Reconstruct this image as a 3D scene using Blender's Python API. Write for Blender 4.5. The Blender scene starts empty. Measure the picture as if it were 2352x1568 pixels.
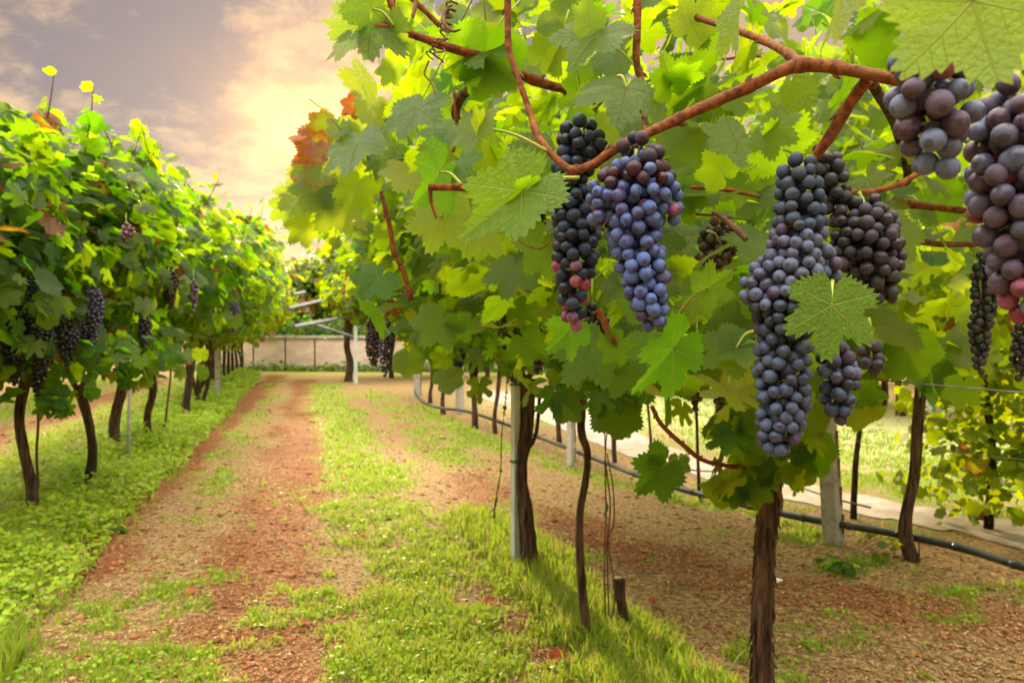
import bpy, math, random
import numpy as np
from mathutils import Vector, Matrix, noise as mnoise
rad = math.radians
rng = np.random.default_rng(7)
random.seed(7)

# ------------------------------------------------------------------ camera
SC = bpy.context.scene
W0, H0, FPX = 2352.0, 1568.0, 1829.0          # picture size used for bearings, focal length in the same units
CAMH = 1.25
YAW, PITCH = math.atan(476 / FPX), math.atan(-34 / FPX)
Fw = Vector((math.sin(YAW) * math.cos(PITCH), math.cos(YAW) * math.cos(PITCH), math.sin(PITCH))).normalized()
Rt = Vector((math.cos(YAW), -math.sin(YAW), 0)).normalized()
Up = Rt.cross(Fw).normalized()
CAM = Vector((0, 0, CAMH))
cam_data = bpy.data.cameras.new('camera')
cam = bpy.data.objects.new('camera', cam_data)
SC.collection.objects.link(cam)
cam.matrix_world = Matrix.Translation(CAM) @ Matrix((Rt, Up, -Fw)).transposed().to_4x4()
cam_data.sensor_width = 36
cam_data.lens = 36 * FPX / W0
cam_data.clip_start, cam_data.clip_end = 0.02, 2000
cam_data.dof.use_dof = True
cam_data.dof.focus_distance = 0.80
cam_data.dof.aperture_fstop = 13.0
SC.camera = cam

def P(px, py, d):
    """A point d metres ahead of the camera on the bearing (px, py)."""
    return CAM + (Fw + Rt * ((px - W0 / 2) / FPX) + Up * ((H0 / 2 - py) / FPX)) * d

def G(px, py, z=0.0):
    v = Fw + Rt * ((px - W0 / 2) / FPX) + Up * ((H0 / 2 - py) / FPX)
    t = (z - CAMH) / v.z
    return CAM + v * t

# ------------------------------------------------------------------ sun, sky, exposure
SUN = (P(690, 292, 1) - CAM).normalized()
elev = math.asin(SUN.z)
az = math.atan2(SUN.x, SUN.y)
sun_data = bpy.data.lights.new('sun', 'SUN')
sun_data.energy, sun_data.angle, sun_data.color = 4.2, rad(1.5), (1.0, 0.76, 0.44)
sun = bpy.data.objects.new('sun', sun_data)
SC.collection.objects.link(sun)
sun.rotation_euler = (-SUN).to_track_quat('-Z', 'Y').to_euler()

SC.view_settings.view_transform = 'Standard'
SC.view_settings.look = 'None'
SC.view_settings.exposure = 0.95
SC.view_settings.gamma = 1.0
SC.cycles.use_denoising = True
SC.cycles.max_bounces = 8
SC.cycles.diffuse_bounces = 1
SC.cycles.transmission_bounces = 6
SC.cycles.sample_clamp_indirect = 6

class E:
    """A node-tree value with arithmetic."""
    def __init__(s, nt, sock): s.nt, s.s = nt, sock
    def m(s, op, *a, clamp=False):
        n = s.nt.nodes.new('ShaderNodeMath'); n.operation = op; n.use_clamp = clamp
        for i, v in enumerate((s,) + a):
            if isinstance(v, E): s.nt.links.new(v.s, n.inputs[i])
            else: n.inputs[i].default_value = v
        return E(s.nt, n.outputs[0])
    def __add__(s, o): return s.m('ADD', o)
    def __radd__(s, o): return s.m('ADD', o)
    def __sub__(s, o): return s.m('SUBTRACT', o)
    def __rsub__(s, o): return (s * -1.0) + o
    def __mul__(s, o): return s.m('MULTIPLY', o)
    def __rmul__(s, o): return s.m('MULTIPLY', o)
    def __truediv__(s, o): return s.m('DIVIDE', o)
    def pw(s, o): return s.m('POWER', o)
    def max(s, o): return s.m('MAXIMUM', o)
    def min(s, o): return s.m('MINIMUM', o)
    def abs(s): return s.m('ABSOLUTE')
    def gt(s, o): return s.m('GREATER_THAN', o)
    def sat(s): return s.m('ADD', 0.0, clamp=True)
    def frac(s): return s.m('FRACT')
    def ramp(s, a, b, c=0.0, d=1.0):
        n = s.nt.nodes.new('ShaderNodeMapRange'); n.interpolation_type = 'SMOOTHSTEP'
        s.nt.links.new(s.s, n.inputs[0])
        for i, v in enumerate((a, b, c, d)): n.inputs[i + 1].default_value = v
        return E(s.nt, n.outputs[0])

def mixc(nt, f, a, b, mode='MIX'):
    n = nt.nodes.new('ShaderNodeMix'); n.data_type = 'RGBA'; n.blend_type = mode
    for i, v in ((0, f), (6, a), (7, b)):
        if isinstance(v, E): nt.links.new(v.s, n.inputs[i])
        elif i == 0: n.inputs[0].default_value = v
        else: n.inputs[i].default_value = (*v, 1)
    return E(nt, n.outputs[2])

def noise_n(nt, vec, scale, detail=4, rough=0.55, out='Fac', dist=0.0):
    n = nt.nodes.new('ShaderNodeTexNoise')
    n.inputs['Scale'].default_value = scale; n.inputs['Detail'].default_value = detail
    n.inputs['Roughness'].default_value = rough; n.inputs['Distortion'].default_value = dist
    if vec is not None: nt.links.new(vec.s, n.inputs['Vector'])
    return E(nt, n.outputs[out])

def vmap(nt, vec, scale=(1, 1, 1), loc=(0, 0, 0), rot=(0, 0, 0)):
    n = nt.nodes.new('ShaderNodeMapping')
    n.inputs['Scale'].default_value = scale; n.inputs['Location'].default_value = loc; n.inputs['Rotation'].default_value = rot
    nt.links.new(vec.s, n.inputs['Vector'])
    return E(nt, n.outputs[0])

def xyz(nt, vec):
    n = nt.nodes.new('ShaderNodeSeparateXYZ'); nt.links.new(vec.s, n.inputs[0])
    return [E(nt, o) for o in n.outputs]

def comb(nt, *a):
    n = nt.nodes.new('ShaderNodeCombineXYZ')
    for i, v in enumerate(a):
        if isinstance(v, E): nt.links.new(v.s, n.inputs[i])
        else: n.inputs[i].default_value = v
    return E(nt, n.outputs[0])

world = bpy.data.worlds.new('World')
SC.world = world
world.use_nodes = True
nt = world.node_tree
nt.nodes.clear()
sky = nt.nodes.new('ShaderNodeTexSky')
sky.sky_type = 'NISHITA'; sky.sun_disc = False
sky.sun_elevation = elev; sky.sun_rotation = az
bg1 = nt.nodes.new('ShaderNodeBackground'); bg1.inputs[1].default_value = 0.10
nt.links.new(sky.outputs[0], bg1.inputs[0])
tc = nt.nodes.new('ShaderNodeTexCoord')
dvec = E(nt, tc.outputs['Generated'])
dx, dy, dz = xyz(nt, dvec)
zz = dz.max(0.0) + 0.22
plane = comb(nt, dx / zz, dy / zz, 0.0)
def sdot(v):
    return dx * v[0] + dy * v[1] + dz * v[2]
cs = sdot(SUN).max(0.0)
n1 = noise_n(nt, vmap(nt, plane, (1.2, 1.0, 1), (3.1, 1.7, 0)), 2.0, 7, 0.55, dist=0.5)
n2 = noise_n(nt, vmap(nt, plane, (1.2, 1.1, 1), (9.1, 4.2, 0)), 6.0, 7, 0.66, dist=0.3)
dark_dir = (P(520, -20, 1) - CAM).normalized()
dark2 = (P(330, 265, 1) - CAM).normalized()
dk = sdot(dark_dir).ramp(0.960, 0.999) 
dk2 = sdot(dark2).ramp(0.985, 0.9995)
cov = ((n1 - 0.5) * 3.0 + (n2 - 0.5) * 2.2 + 0.36 + dk * 0.50 + dk2 * 0.30 - cs.ramp(0.975, 0.999) * 0.22).ramp(0.15, 1.0)
warm = mixc(nt, cs.ramp(0.80, 0.99), (0.345, 0.235, 0.150), (0.45, 0.29, 0.155))
cloud = mixc(nt, cov, warm, (0.135, 0.108, 0.116))
veil = mixc(nt, n2.ramp(0.35, 0.7), (0.92, 0.95, 1.0), (1.05, 1.0, 0.95))
cloud = mixc(nt, 1.0, cloud, veil, 'MULTIPLY')
lift = (dz.ramp(0.34, 0.80) * 7.8 + (dy * -1.0).ramp(-0.3, 0.6) * -0.55 + 1.0)
glow = cs.pw(1500.0) * 1.1 + cs.pw(300.0) * 0.36 + cs.pw(60.0) * 0.04
glowc = mixc(nt, 1.0, comb(nt, glow, glow, glow), (1.0, 0.42, 0.05), 'MULTIPLY')
# sky boosted overhead to light the scene, dimmed behind camera; boosted part nearly neutral
vm = nt.nodes.new('ShaderNodeVectorMath'); vm.operation = 'SCALE'
neut = mixc(nt, (lift - 1.0).ramp(0.0, 1.6), cloud, (0.46, 0.42, 0.355))
nt.links.new(neut.s, vm.inputs[0]); nt.links.new(lift.s, vm.inputs['Scale'])
va = nt.nodes.new('ShaderNodeVectorMath'); va.operation = 'ADD'
nt.links.new(vm.outputs[0], va.inputs[0]); nt.links.new(glowc.s, va.inputs[1])
bg2 = nt.nodes.new('ShaderNodeBackground'); bg2.inputs[1].default_value = 1.0
nt.links.new(va.outputs[0], bg2.inputs[0])
mx = nt.nodes.new('ShaderNodeMixShader'); mx.inputs[0].default_value = 0.94
nt.links.new(bg1.outputs[0], mx.inputs[1]); nt.links.new(bg2.outputs[0], mx.inputs[2])
wo = nt.nodes.new('ShaderNodeOutputWorld'); nt.links.new(mx.outputs[0], wo.inputs[0])

# ------------------------------------------------------------------ helpers
def link(o): SC.collection.objects.link(o); return o

def thing(name, label, cat, loc=(0, 0, 0), group=None):
    o = bpy.data.objects.new(name, None); link(o)
    o.empty_display_size = 0.05
    o.location = loc; o['label'] = label; o['category'] = cat
    if group: o['group'] = group
    return o

def tag(o, label, cat, group=None, kind=None):
    if label: o['label'] = label
    if cat: o['category'] = cat
    if group: o['group'] = group
    if kind: o['kind'] = kind
    return o

def origin(parent):
    v = Vector((0, 0, 0))
    while parent is not None:
        v += parent.location; parent = parent.parent
    return v

def mesh(name, V, F, mat, parent=None, smooth=True, attrs=None, loc=None):
    """V (n,3) world points; F list of (m,k) arrays of faces; ONE mesh object."""
    V = np.asarray(V, dtype=np.float64)
    if not isinstance(F, list) or (len(F) and not isinstance(F[0], np.ndarray)): F = [np.asarray(F)]
    F = [np.asarray(f, dtype=np.int32) for f in F if len(f)]
    off = np.array(origin(parent)) if parent is not None else np.array(loc if loc is not None else (0, 0, 0), dtype=float)
    me = bpy.data.meshes.new(name)
    me.vertices.add(len(V)); me.vertices.foreach_set('co', (V - off).astype(np.float32).ravel())
    nl = sum(f.size for f in F); nf = sum(len(f) for f in F)
    me.loops.add(nl); me.polygons.add(nf)
    me.loops.foreach_set('vertex_index', np.concatenate([f.ravel() for f in F]))
    tot = np.concatenate([np.full(len(f), f.shape[1], dtype=np.int32) for f in F])
    st = np.concatenate([[0], np.cumsum(tot)[:-1]]).astype(np.int32)
    me.polygons.foreach_set('loop_start', st); me.polygons.foreach_set('loop_total', tot)
    me.polygons.foreach_set('use_smooth', np.full(nf, smooth))
    for k, (typ, arr) in (attrs or {}).items():
        a = me.attributes.new(k, typ, 'POINT')
        a.data.foreach_set('color' if typ == 'FLOAT_COLOR' else 'vector' if typ == 'FLOAT_VECTOR' else 'value', np.asarray(arr, dtype=np.float32).ravel())
    me.materials.append(mat)
    me.update(); me.validate()
    o = bpy.data.objects.new(name, me); link(o)
    if parent is not None: o.parent = parent
    else: o.location = off
    return o

class MB:
    """Collects shapes for one mesh."""
    def __init__(s): s.V, s.F3, s.F4, s.n = [], [], [], 0
    def add(s, V, F):
        V = np.asarray(V, float); F = np.asarray(F, int)
        (s.F3 if F.shape[1] == 3 else s.F4).append(F + s.n); s.V.append(V); s.n += len(V)
        return s
    def box(s, c, sz, rz=0.0, taper=1.0):
        x, y, z = [a / 2 for a in sz]
        v = np.array([(-x, -y, -z), (x, -y, -z), (x, y, -z), (-x, y, -z), (-x * taper, -y * taper, z), (x * taper, -y * taper, z), (x * taper, y * taper, z), (-x * taper, y * taper, z)])
        co, si = math.cos(rz), math.sin(rz)
        v = np.stack([v[:, 0] * co - v[:, 1] * si, v[:, 0] * si + v[:, 1] * co, v[:, 2]], 1) + np.array(c)
        return s.add(v, [(0, 3, 2, 1), (4, 5, 6, 7), (0, 1, 5, 4), (1, 2, 6, 5), (2, 3, 7, 6), (3, 0, 4, 7)])
    def tube(s, pts, r, seg=8, rough=0.0, fr=8.0, sub=1, ridges=0.0, seed=0.0, knots=0.0):
        V, F = tube_np(pts, r, seg, rough, fr, sub, ridges, seed, knots)
        s.add(V, F[0])
        for cap in F[1:]: s.F3.append(cap + s.n - len(V))
        return s
    def build(s, name, mat, parent=None, smooth=True, **k):
        return mesh(name, np.concatenate(s.V), [np.concatenate(f) for f in (s.F3, s.F4) if f], mat, parent, smooth, **k)

def spline(pts, n):
    """Catmull-Rom through pts, n points per span."""
    p = np.array([list(q) for q in pts], float)
    if len(p) < 3 or n <= 1: 
        t = np.linspace(0, len(p) - 1, max(2, (len(p) - 1) * max(1, n) + 1))
        return np.stack([np.interp(t, np.arange(len(p)), p[:, k]) for k in range(p.shape[1])], 1)
    q = np.vstack([2 * p[0] - p[1], p, 2 * p[-1] - p[-2]])
    out = []
    for i in range(1, len(q) - 2):
        for t in np.linspace(0, 1, n, endpoint=False):
            a, b, c, d = q[i - 1], q[i], q[i + 1], q[i + 2]
            out.append(0.5 * (2 * b + (c - a) * t + (2 * a - 5 * b + 4 * c - d) * t * t + (3 * b - a - 3 * c + d) * t ** 3))
    out.append(p[-1])
    return np.array(out)

def tube_np(pts, r, seg=8, rough=0.0, fr=8.0, sub=1, ridges=0.0, seed=0.0, knots=0.0):
    r = [r] * len(pts) if np.isscalar(r) else list(r)
    if len(r) != len(pts): r = np.interp(np.linspace(0, 1, len(pts)), np.linspace(0, 1, len(r)), r)
    q = spline([list(p) + [rr] for p, rr in zip(pts, r)], sub)
    c, rr = q[:, :3], np.abs(q[:, 3])
    t = np.gradient(c, axis=0); t /= np.linalg.norm(t, axis=1)[:, None] + 1e-9
    ref = np.array((0.31, 0.95, 0.05)) if abs(t[0][2]) > 0.7 else np.array((0, 0, 1.0))
    u = np.cross(t, ref); u /= np.linalg.norm(u, axis=1)[:, None] + 1e-9
    v = np.cross(t, u)
    a = np.linspace(0, 2 * math.pi, seg, endpoint=False)
    R = np.repeat(rr[:, None], seg, 1)
    if knots:
        L = np.concatenate([[0], np.cumsum(np.linalg.norm(np.diff(c, axis=0), axis=1))])
        R *= (1 + knots * np.exp(-((L % 0.085 - 0.04) / 0.006) ** 2))[:, None]
    if rough or ridges:
        for i in range(len(c)):
            for j in range(seg):
                k = 1.0
                if rough: k += rough * mnoise.fractal(Vector((c[i][0] * fr + math.cos(a[j]) + seed, c[i][1] * fr + math.sin(a[j]), c[i][2] * fr)), 1.0, 2.0, 4)
                if ridges: k += ridges * abs(mnoise.noise(Vector((math.cos(a[j]) * 3.2 + seed, math.sin(a[j]) * 3.2, c[i][2] * 2.5)))) * 2 - ridges * 0.5
                R[i, j] *= k
    V = c[:, None] + u[:, None] * (np.cos(a)[None, :, None] * R[:, :, None]) + v[:, None] * (np.sin(a)[None, :, None] * R[:, :, None])
    n = len(c)
    i, j = np.meshgrid(np.arange(n - 1), np.arange(seg), indexing='ij')
    j2 = (j + 1) % seg
    F = np.stack([i * seg + j, i * seg + j2, (i + 1) * seg + j2, (i + 1) * seg + j], -1).reshape(-1, 4)
    caps = []
    for base, flip in ((0, True), ((n - 1) * seg, False)):
        f = np.array([(base, base + k, base + k + 1) for k in range(1, seg - 1)])
        caps.append(f[:, ::-1] if flip else f)
    return V.reshape(-1, 3), [F] + caps

def vn2(x, y, f, seed=0):
    """cheap tileless value noise in numpy, 0..1"""
    x = np.asarray(x) * f; y = np.asarray(y) * f
    xi, yi = np.floor(x).astype(np.int64), np.floor(y).astype(np.int64)
    fx, fy = x - xi, y - yi
    fx, fy = fx * fx * (3 - 2 * fx), fy * fy * (3 - 2 * fy)
    def h(a, b):
        k = (a * 374761393 + b * 668265263 + seed * 974711) & 0x7fffffff
        k = ((k ^ (k >> 13)) * 1274126177) & 0x7fffffff
        return ((k ^ (k >> 16)) & 0xffff) / 65535.0
    return (h(xi, yi) * (1 - fx) + h(xi + 1, yi) * fx) * (1 - fy) + (h(xi, yi + 1) * (1 - fx) + h(xi + 1, yi + 1) * fx) * fy

def fbm2(x, y, f, seed=0, o=4):
    s, a, t = 0, 1.0, 0
    for k in range(o):
        s = s + a * vn2(x, y, f * 2 ** k, seed + k); t += a; a *= 0.55
    return s / t

# ------------------------------------------------------------------ materials
def new_mat(name):
    m = bpy.data.materials.new(name); m.use_nodes = True
    nt = m.node_tree; nt.nodes.clear()
    return m, nt

def principled(nt, col, rough=0.7, spec=0.3, bump=None, bstr=0.3, bdist=0.01, metal=0.0, **kw):
    b = nt.nodes.new('ShaderNodeBsdfPrincipled')
    if isinstance(col, E): nt.links.new(col.s, b.inputs['Base Color'])
    else: b.inputs['Base Color'].default_value = (*col, 1)
    if isinstance(rough, E): nt.links.new(rough.s, b.inputs['Roughness'])
    else: b.inputs['Roughness'].default_value = rough
    b.inputs['Specular IOR Level'].default_value = spec
    b.inputs['Metallic'].default_value = metal
    for k, v in kw.items(): b.inputs[k.replace('_', ' ')].default_value = v
    if bump is not None:
        n = nt.nodes.new('ShaderNodeBump'); n.inputs['Strength'].default_value = bstr; n.inputs['Distance'].default_value = bdist
        nt.links.new(bump.s, n.inputs['Height']); nt.links.new(n.outputs[0], b.inputs['Normal'])
    return b

def finish(nt, sh):
    o = nt.nodes.new('ShaderNodeOutputMaterial'); nt.links.new(sh.outputs[0], o.inputs[0])

def attr(nt, name, out='Color'):
    a = nt.nodes.new('ShaderNodeAttribute'); a.attribute_name = name
    return E(nt, a.outputs[out])

def objco(nt):
    return E(nt, nt.nodes.new('ShaderNodeTexCoord').outputs['Object'])

def mat_leaf(name, veins=True, tr=0.52):
    m, nt = new_mat(name)
    var = xyz(nt, attr(nt, 'var', 'Vector'))       # x hue, y autumn tint and painted sun glow, z value
    luv = attr(nt, 'luv', 'Vector')
    x, y, z = xyz(nt, luv)
    x = x.abs()
    geo = nt.nodes.new('ShaderNodeNewGeometry')
    back = E(nt, geo.outputs['Backfacing'])
    pos = E(nt, geo.outputs['Position'])
    vein = None
    if veins:
        for ph in (0, 52, 112):
            s, c = math.sin(rad(ph)), math.cos(rad(ph))
            u = x * s + y * c
            v = (x * c - y * s).abs()
            on = u.gt(0.0)
            main = (1.0 - v / (0.020 - u * 0.012).max(0.005)).sat() * on
            k = ((u - v * 0.85) * 6.5).frac() - 0.5
            sec = (1.0 - k.abs() / 0.055).sat() * (u * 0.50).gt(v) * 0.55
            vv = main.max(sec)
            vein = vv if vein is None else vein.max(vv)
    g = mixc(nt, var[0], (0.006, 0.034, 0.004), (0.036, 0.080, 0.002))
    nz = noise_n(nt, luv, 5.0, 3)
    blot = noise_n(nt, pos, 55.0, 2)
    g = mixc(nt, nz.ramp(0.3, 0.75, 0.0, 0.45), g, (0.06, 0.12, 0.005))
    edge = (x * x + y * y).m('SQRT')
    aut_glow = (var[1] * 2.2 + (edge - 0.6) * var[1] * 1.6 + nz * 0.7 - 0.75).ramp(0.15, 0.95)
    autc = mixc(nt, blot.ramp(0.4, 0.6), (0.26, 0.12, 0.015), (0.19, 0.035, 0.012))
    g = mixc(nt, aut_glow, g, autc)
    g = mixc(nt, back * 0.25, g, (0.11, 0.16, 0.04))
    if vein is not None:
        g = mixc(nt, vein * 0.75, g, (0.26, 0.32, 0.07))
    sp = blot.ramp(0.70, 0.74)
    g = mixc(nt, sp * 0.25, g, (0.30, 0.33, 0.16))
    val = var[2]
    g = mixc(nt, 1.0, g, comb(nt, val, val, val), 'MULTIPLY')
    t = mixc(nt, var[0], (0.15, 0.44, 0.002), (0.64, 0.76, 0.002))
    t = mixc(nt, aut_glow, t, (0.34, 0.09, 0.01))
    if vein is not None: t = mixc(nt, vein * 0.55, t, (0.30, 0.38, 0.06))
    h = nz * 0.5
    if vein is not None: h = h - vein * 0.6
    b = principled(nt, g, 0.42, 0.30, h + noise_n(nt, luv, 16.0, 3) * 0.7, 0.9, 0.006)
    tl = nt.nodes.new('ShaderNodeBsdfTranslucent'); nt.links.new(t.s, tl.inputs[0])
    mxs = nt.nodes.new('ShaderNodeMixShader'); mxs.inputs[0].default_value = tr
    nt.links.new(b.outputs[0], mxs.inputs[1]); nt.links.new(tl.outputs[0], mxs.inputs[2])
    finish(nt, mxs)
    return m

def mat_noise(name, c1, c2, scale=20, rough=0.8, stretch=(1, 1, 1), bstr=0.4, bdist=0.01, c3=None, spec=0.25, detail=6, metal=0.0):
    m, nt = new_mat(name)
    v = vmap(nt, objco(nt), stretch)
    n = noise_n(nt, v, scale, detail, 0.6)
    col = mixc(nt, n.ramp(0.3, 0.7), c1, c2)
    if c3: col = mixc(nt, noise_n(nt, v, scale * 0.21, 3).ramp(0.52, 0.66), col, c3)
    finish(nt, principled(nt, col, rough, spec, n, bstr, bdist, metal))
    return m

M = {}
M['leaf'] = mat_leaf('vine_leaf')
M['leaf_far'] = mat_leaf('vine_leaf_far', veins=False, tr=0.38)
M['bark'] = mat_noise('vine_bark', (0.007, 0.004, 0.003), (0.15, 0.085, 0.045), 55, 0.9, (1, 1, 0.10), 1.0, 0.02, (0.04, 0.03, 0.02))
M['cane'] = mat_noise('red_brown_cane', (0.060, 0.020, 0.007), (0.25, 0.075, 0.018), 110, 0.7, (1, 1, 1), 0.9, 0.003, (0.15, 0.06, 0.02), spec=0.15)
M['petiole'] = mat_noise('green_petiole', (0.22, 0.30, 0.04), (0.36, 0.36, 0.07), 40, 0.5, bstr=0.1)
M['drystem'] = mat_noise('dry_stem', (0.06, 0.03, 0.015), (0.20, 0.10, 0.05), 50, 0.85)
M['concrete'] = mat_noise('concrete_post', (0.34, 0.32, 0.28), (0.52, 0.49, 0.43), 30, 0.9, bstr=0.3, c3=(0.26, 0.25, 0.2))
M['hole'] = mat_noise('rusty_slot', (0.10, 0.05, 0.03), (0.19, 0.09, 0.05), 30)
M['zinc'] = mat_noise('galvanised_steel', (0.46, 0.50, 0.48), (0.66, 0.70, 0.68), 14, 0.55, (1, 1, 0.3), 0.05, metal=0.1)
M['beam'] = mat_noise('weathered_beam', (0.17, 0.18, 0.18), (0.27, 0.29, 0.28), 8, 0.7)
M['pipe'] = mat_noise('black_pipe', (0.018, 0.020, 0.022), (0.045, 0.05, 0.055), 12, 0.36, bstr=0.03, spec=0.6, c3=(0.09, 0.09, 0.085))
M['wire'] = mat_noise('steel_wire', (0.2, 0.2, 0.19), (0.35, 0.34, 0.32), 30, 0.5, metal=0.6)
M['stone'] = mat_noise('pale_stone', (0.62, 0.45, 0.38), (0.78, 0.62, 0.54), 2.2, 0.9, (1, 1, 2.2), 0.5, 0.03, (0.38, 0.30, 0.24))
M['plaster'] = mat_noise('house_plaster', (0.55, 0.46, 0.40), (0.66, 0.57, 0.50), 2, 0.9, bstr=0.1)
M['rooftile'] = mat_noise('roof_tiles', (0.10, 0.055, 0.04), (0.20, 0.11, 0.08), 9, 0.85, (1, 6, 1))
M['dark'] = mat_noise('window_glass', (0.03, 0.035, 0.04), (0.05, 0.05, 0.055), 3, 0.2)
M['white'] = mat_noise('white_scrap', (0.75, 0.73, 0.70), (0.85, 0.83, 0.8), 8, 0.6, bstr=0.1)
M['road'] = mat_noise('pale_road', (0.30, 0.23, 0.18), (0.44, 0.37, 0.31), 5, 0.9, bstr=0.6, c3=(0.27, 0.22, 0.11))
M['tie'] = mat_noise('green_tie', (0.02, 0.12, 0.07), (0.03, 0.18, 0.1), 8, 0.5)

def mat_grass():
    m, nt = new_mat('grass_blades')
    var = xyz(nt, attr(nt, 'var', 'Vector'))
    g = mixc(nt, var[0], (0.050, 0.20, 0.003), (0.30, 0.43, 0.004))
    g = mixc(nt, var[1], g, (0.38, 0.27, 0.12))
    b = principled(nt, g, 0.55, 0.3)
    tl = nt.nodes.new('ShaderNodeBsdfTranslucent')
    t = mixc(nt, var[1], (0.42, 0.60, 0.03), (0.5, 0.36, 0.14)); nt.links.new(t.s, tl.inputs[0])
    mxs = nt.nodes.new('ShaderNodeMixShader'); mxs.inputs[0].default_value = 0.4
    nt.links.new(b.outputs[0], mxs.inputs[1]); nt.links.new(tl.outputs[0], mxs.inputs[2])
    finish(nt, mxs); return m
M['grass'] = mat_grass()

def mat_litter():
    m, nt = new_mat('dry_litter')
    var = xyz(nt, attr(nt, 'var', 'Vector'))
    g = mixc(nt, var[0], (0.12, 0.055, 0.018), (0.54, 0.36, 0.16))
    g = mixc(nt, var[1], g, (0.28, 0.075, 0.03))
    finish(nt, principled(nt, g, 0.8, 0.15)); return m
M['litter'] = mat_litter()

def mat_ground():
    m, nt = new_mat('vineyard_soil')
    w = xyz(nt, attr(nt, 'mask', 'Vector'))        # x grass, y red soil, z dark soil
    pos = E(nt, nt.nodes.new('ShaderNodeNewGeometry').outputs['Position'])
    fine = noise_n(nt, pos, 38.0, 6, 0.7)
    mid = noise_n(nt, pos, 7.0, 6, 0.65)
    big = noise_n(nt, pos, 1.3, 4, 0.6)
    tan = mixc(nt, fine.ramp(0.32, 0.68), (0.070, 0.036, 0.014), (0.50, 0.33, 0.15))
    tan = mixc(nt, mid.ramp(0.35, 0.7, 0, 0.5), tan, (0.30, 0.20, 0.09))
    red = mixc(nt, fine.ramp(0.3, 0.7), (0.060, 0.022, 0.008), (0.38, 0.155, 0.062))
    c = mixc(nt, (w[1] + (mid - 0.5) * 0.9).ramp(0.25, 0.75), tan, red)
    grs = mixc(nt, fine.ramp(0.3, 0.7), (0.10, 0.15, 0.015), (0.34, 0.38, 0.06))
    c = mixc(nt, (w[0] + (mid - 0.5) * 1.3 + (fine - 0.5) * 1.0).ramp(0.30, 0.72), c, grs)
    c = mixc(nt, (w[2] + (mid - 0.5) * 0.8).ramp(0.35, 0.8, 0, 0.75), c, (0.11, 0.06, 0.035))
    c = mixc(nt, attr(nt, 'pale', 'Fac').sat() * 0.8, c, mixc(nt, fine.ramp(0.3, 0.7), (0.34, 0.36, 0.13), (0.58, 0.54, 0.28)))
    finish(nt, principled(nt, c, 0.95, 0.1, fine + mid * 1.5, 1.0, 0.03)); return m
M['ground'] = mat_ground()

def mat_berry(mass=False):
    m, nt = new_mat('grape_skin_mass' if mass else 'grape_skin')
    oi = nt.nodes.new('ShaderNodeObjectInfo')
    oc = attr(nt, 'var') if mass else E(nt, oi.outputs['Color']); rnd = E(nt, oi.outputs['Random'])
    co = objco(nt)
    x, y, z = xyz(nt, co)
    pos = E(nt, nt.nodes.new('ShaderNodeNewGeometry').outputs['Position'])
    big = noise_n(nt, pos, 95.0, 4, 0.6)
    fin = noise_n(nt, pos, 420.0, 3, 0.65)
    bloom = (big * 1.5 + fin * 0.5 + rnd * 0.35 - 0.80).ramp(0.02, 0.60, 0.16, 1.0)
    skin = mixc(nt, 1.0, oc, (0.42, 0.22, 0.26), 'MULTIPLY')
    c = mixc(nt, bloom, skin, oc)
    dots = fin.ramp(0.60, 0.68)
    c = mixc(nt, dots * 0.30, c, (0.035, 0.020, 0.025))
    scar = oc.m('MULTIPLY', 0.0) if mass else (z * -1.0).ramp(0.990, 0.997)
    c = mixc(nt, scar * 0.6, c, (0.03, 0.018, 0.012))
    r = bloom.ramp(0.3, 1.0, 0.30, 0.66)
    b = principled(nt, c, r, 0.26, fin, 0.06, 0.001)
    b.inputs['Subsurface Weight'].default_value = 0.0
    b.inputs['Subsurface Radius'].default_value = (0.006, 0.002, 0.002)
    b.inputs['Subsurface Scale'].default_value = 0.6
    finish(nt, b); return m
M['berry'] = mat_berry(); M['berry_mass'] = mat_berry(True)

def mat_farberry():
    m, nt = new_mat('grape_skin_cluster')
    var = attr(nt, 'var')
    pos = E(nt, nt.nodes.new('ShaderNodeNewGeometry').outputs['Position'])
    n = noise_n(nt, pos, 70.0, 3)
    c = mixc(nt, n.ramp(0.35, 0.7, 0, 0.7), var, (0.012, 0.010, 0.014))
    finish(nt, principled(nt, c, 0.45, 0.4)); return m
M['berries'] = mat_farberry()

# ------------------------------------------------------------------ vine leaf templates
def leaf_radius(phi, teeth=0.05, deep=1.0):
    a = np.abs(phi)
    k = [0, 12, 26, 38, 52, 66, 82, 96, 110, 124, 140, 153, 166, 175, 180]
    r = [1.0, .86, .64, .80, .94, .80, .62, .73, .78, .69, .60, .60, .50, .30, .05]
    r = np.interp(a, k, r)
    r = 1 - (1 - r) * deep if deep < 1 else np.where((a > 14) & (a < 36) | (a > 70) & (a < 92), r - 0.16 * (deep - 1) * 4 * 0.25, r)
    if teeth:
        ph = (a / 8.7) % 1.0
        r = r * (1 + teeth * np.where(ph < 0.65, ph / 0.65 * 2 - 1, 1 - (ph - 0.65) / 0.35 * 2))
    return r

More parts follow.
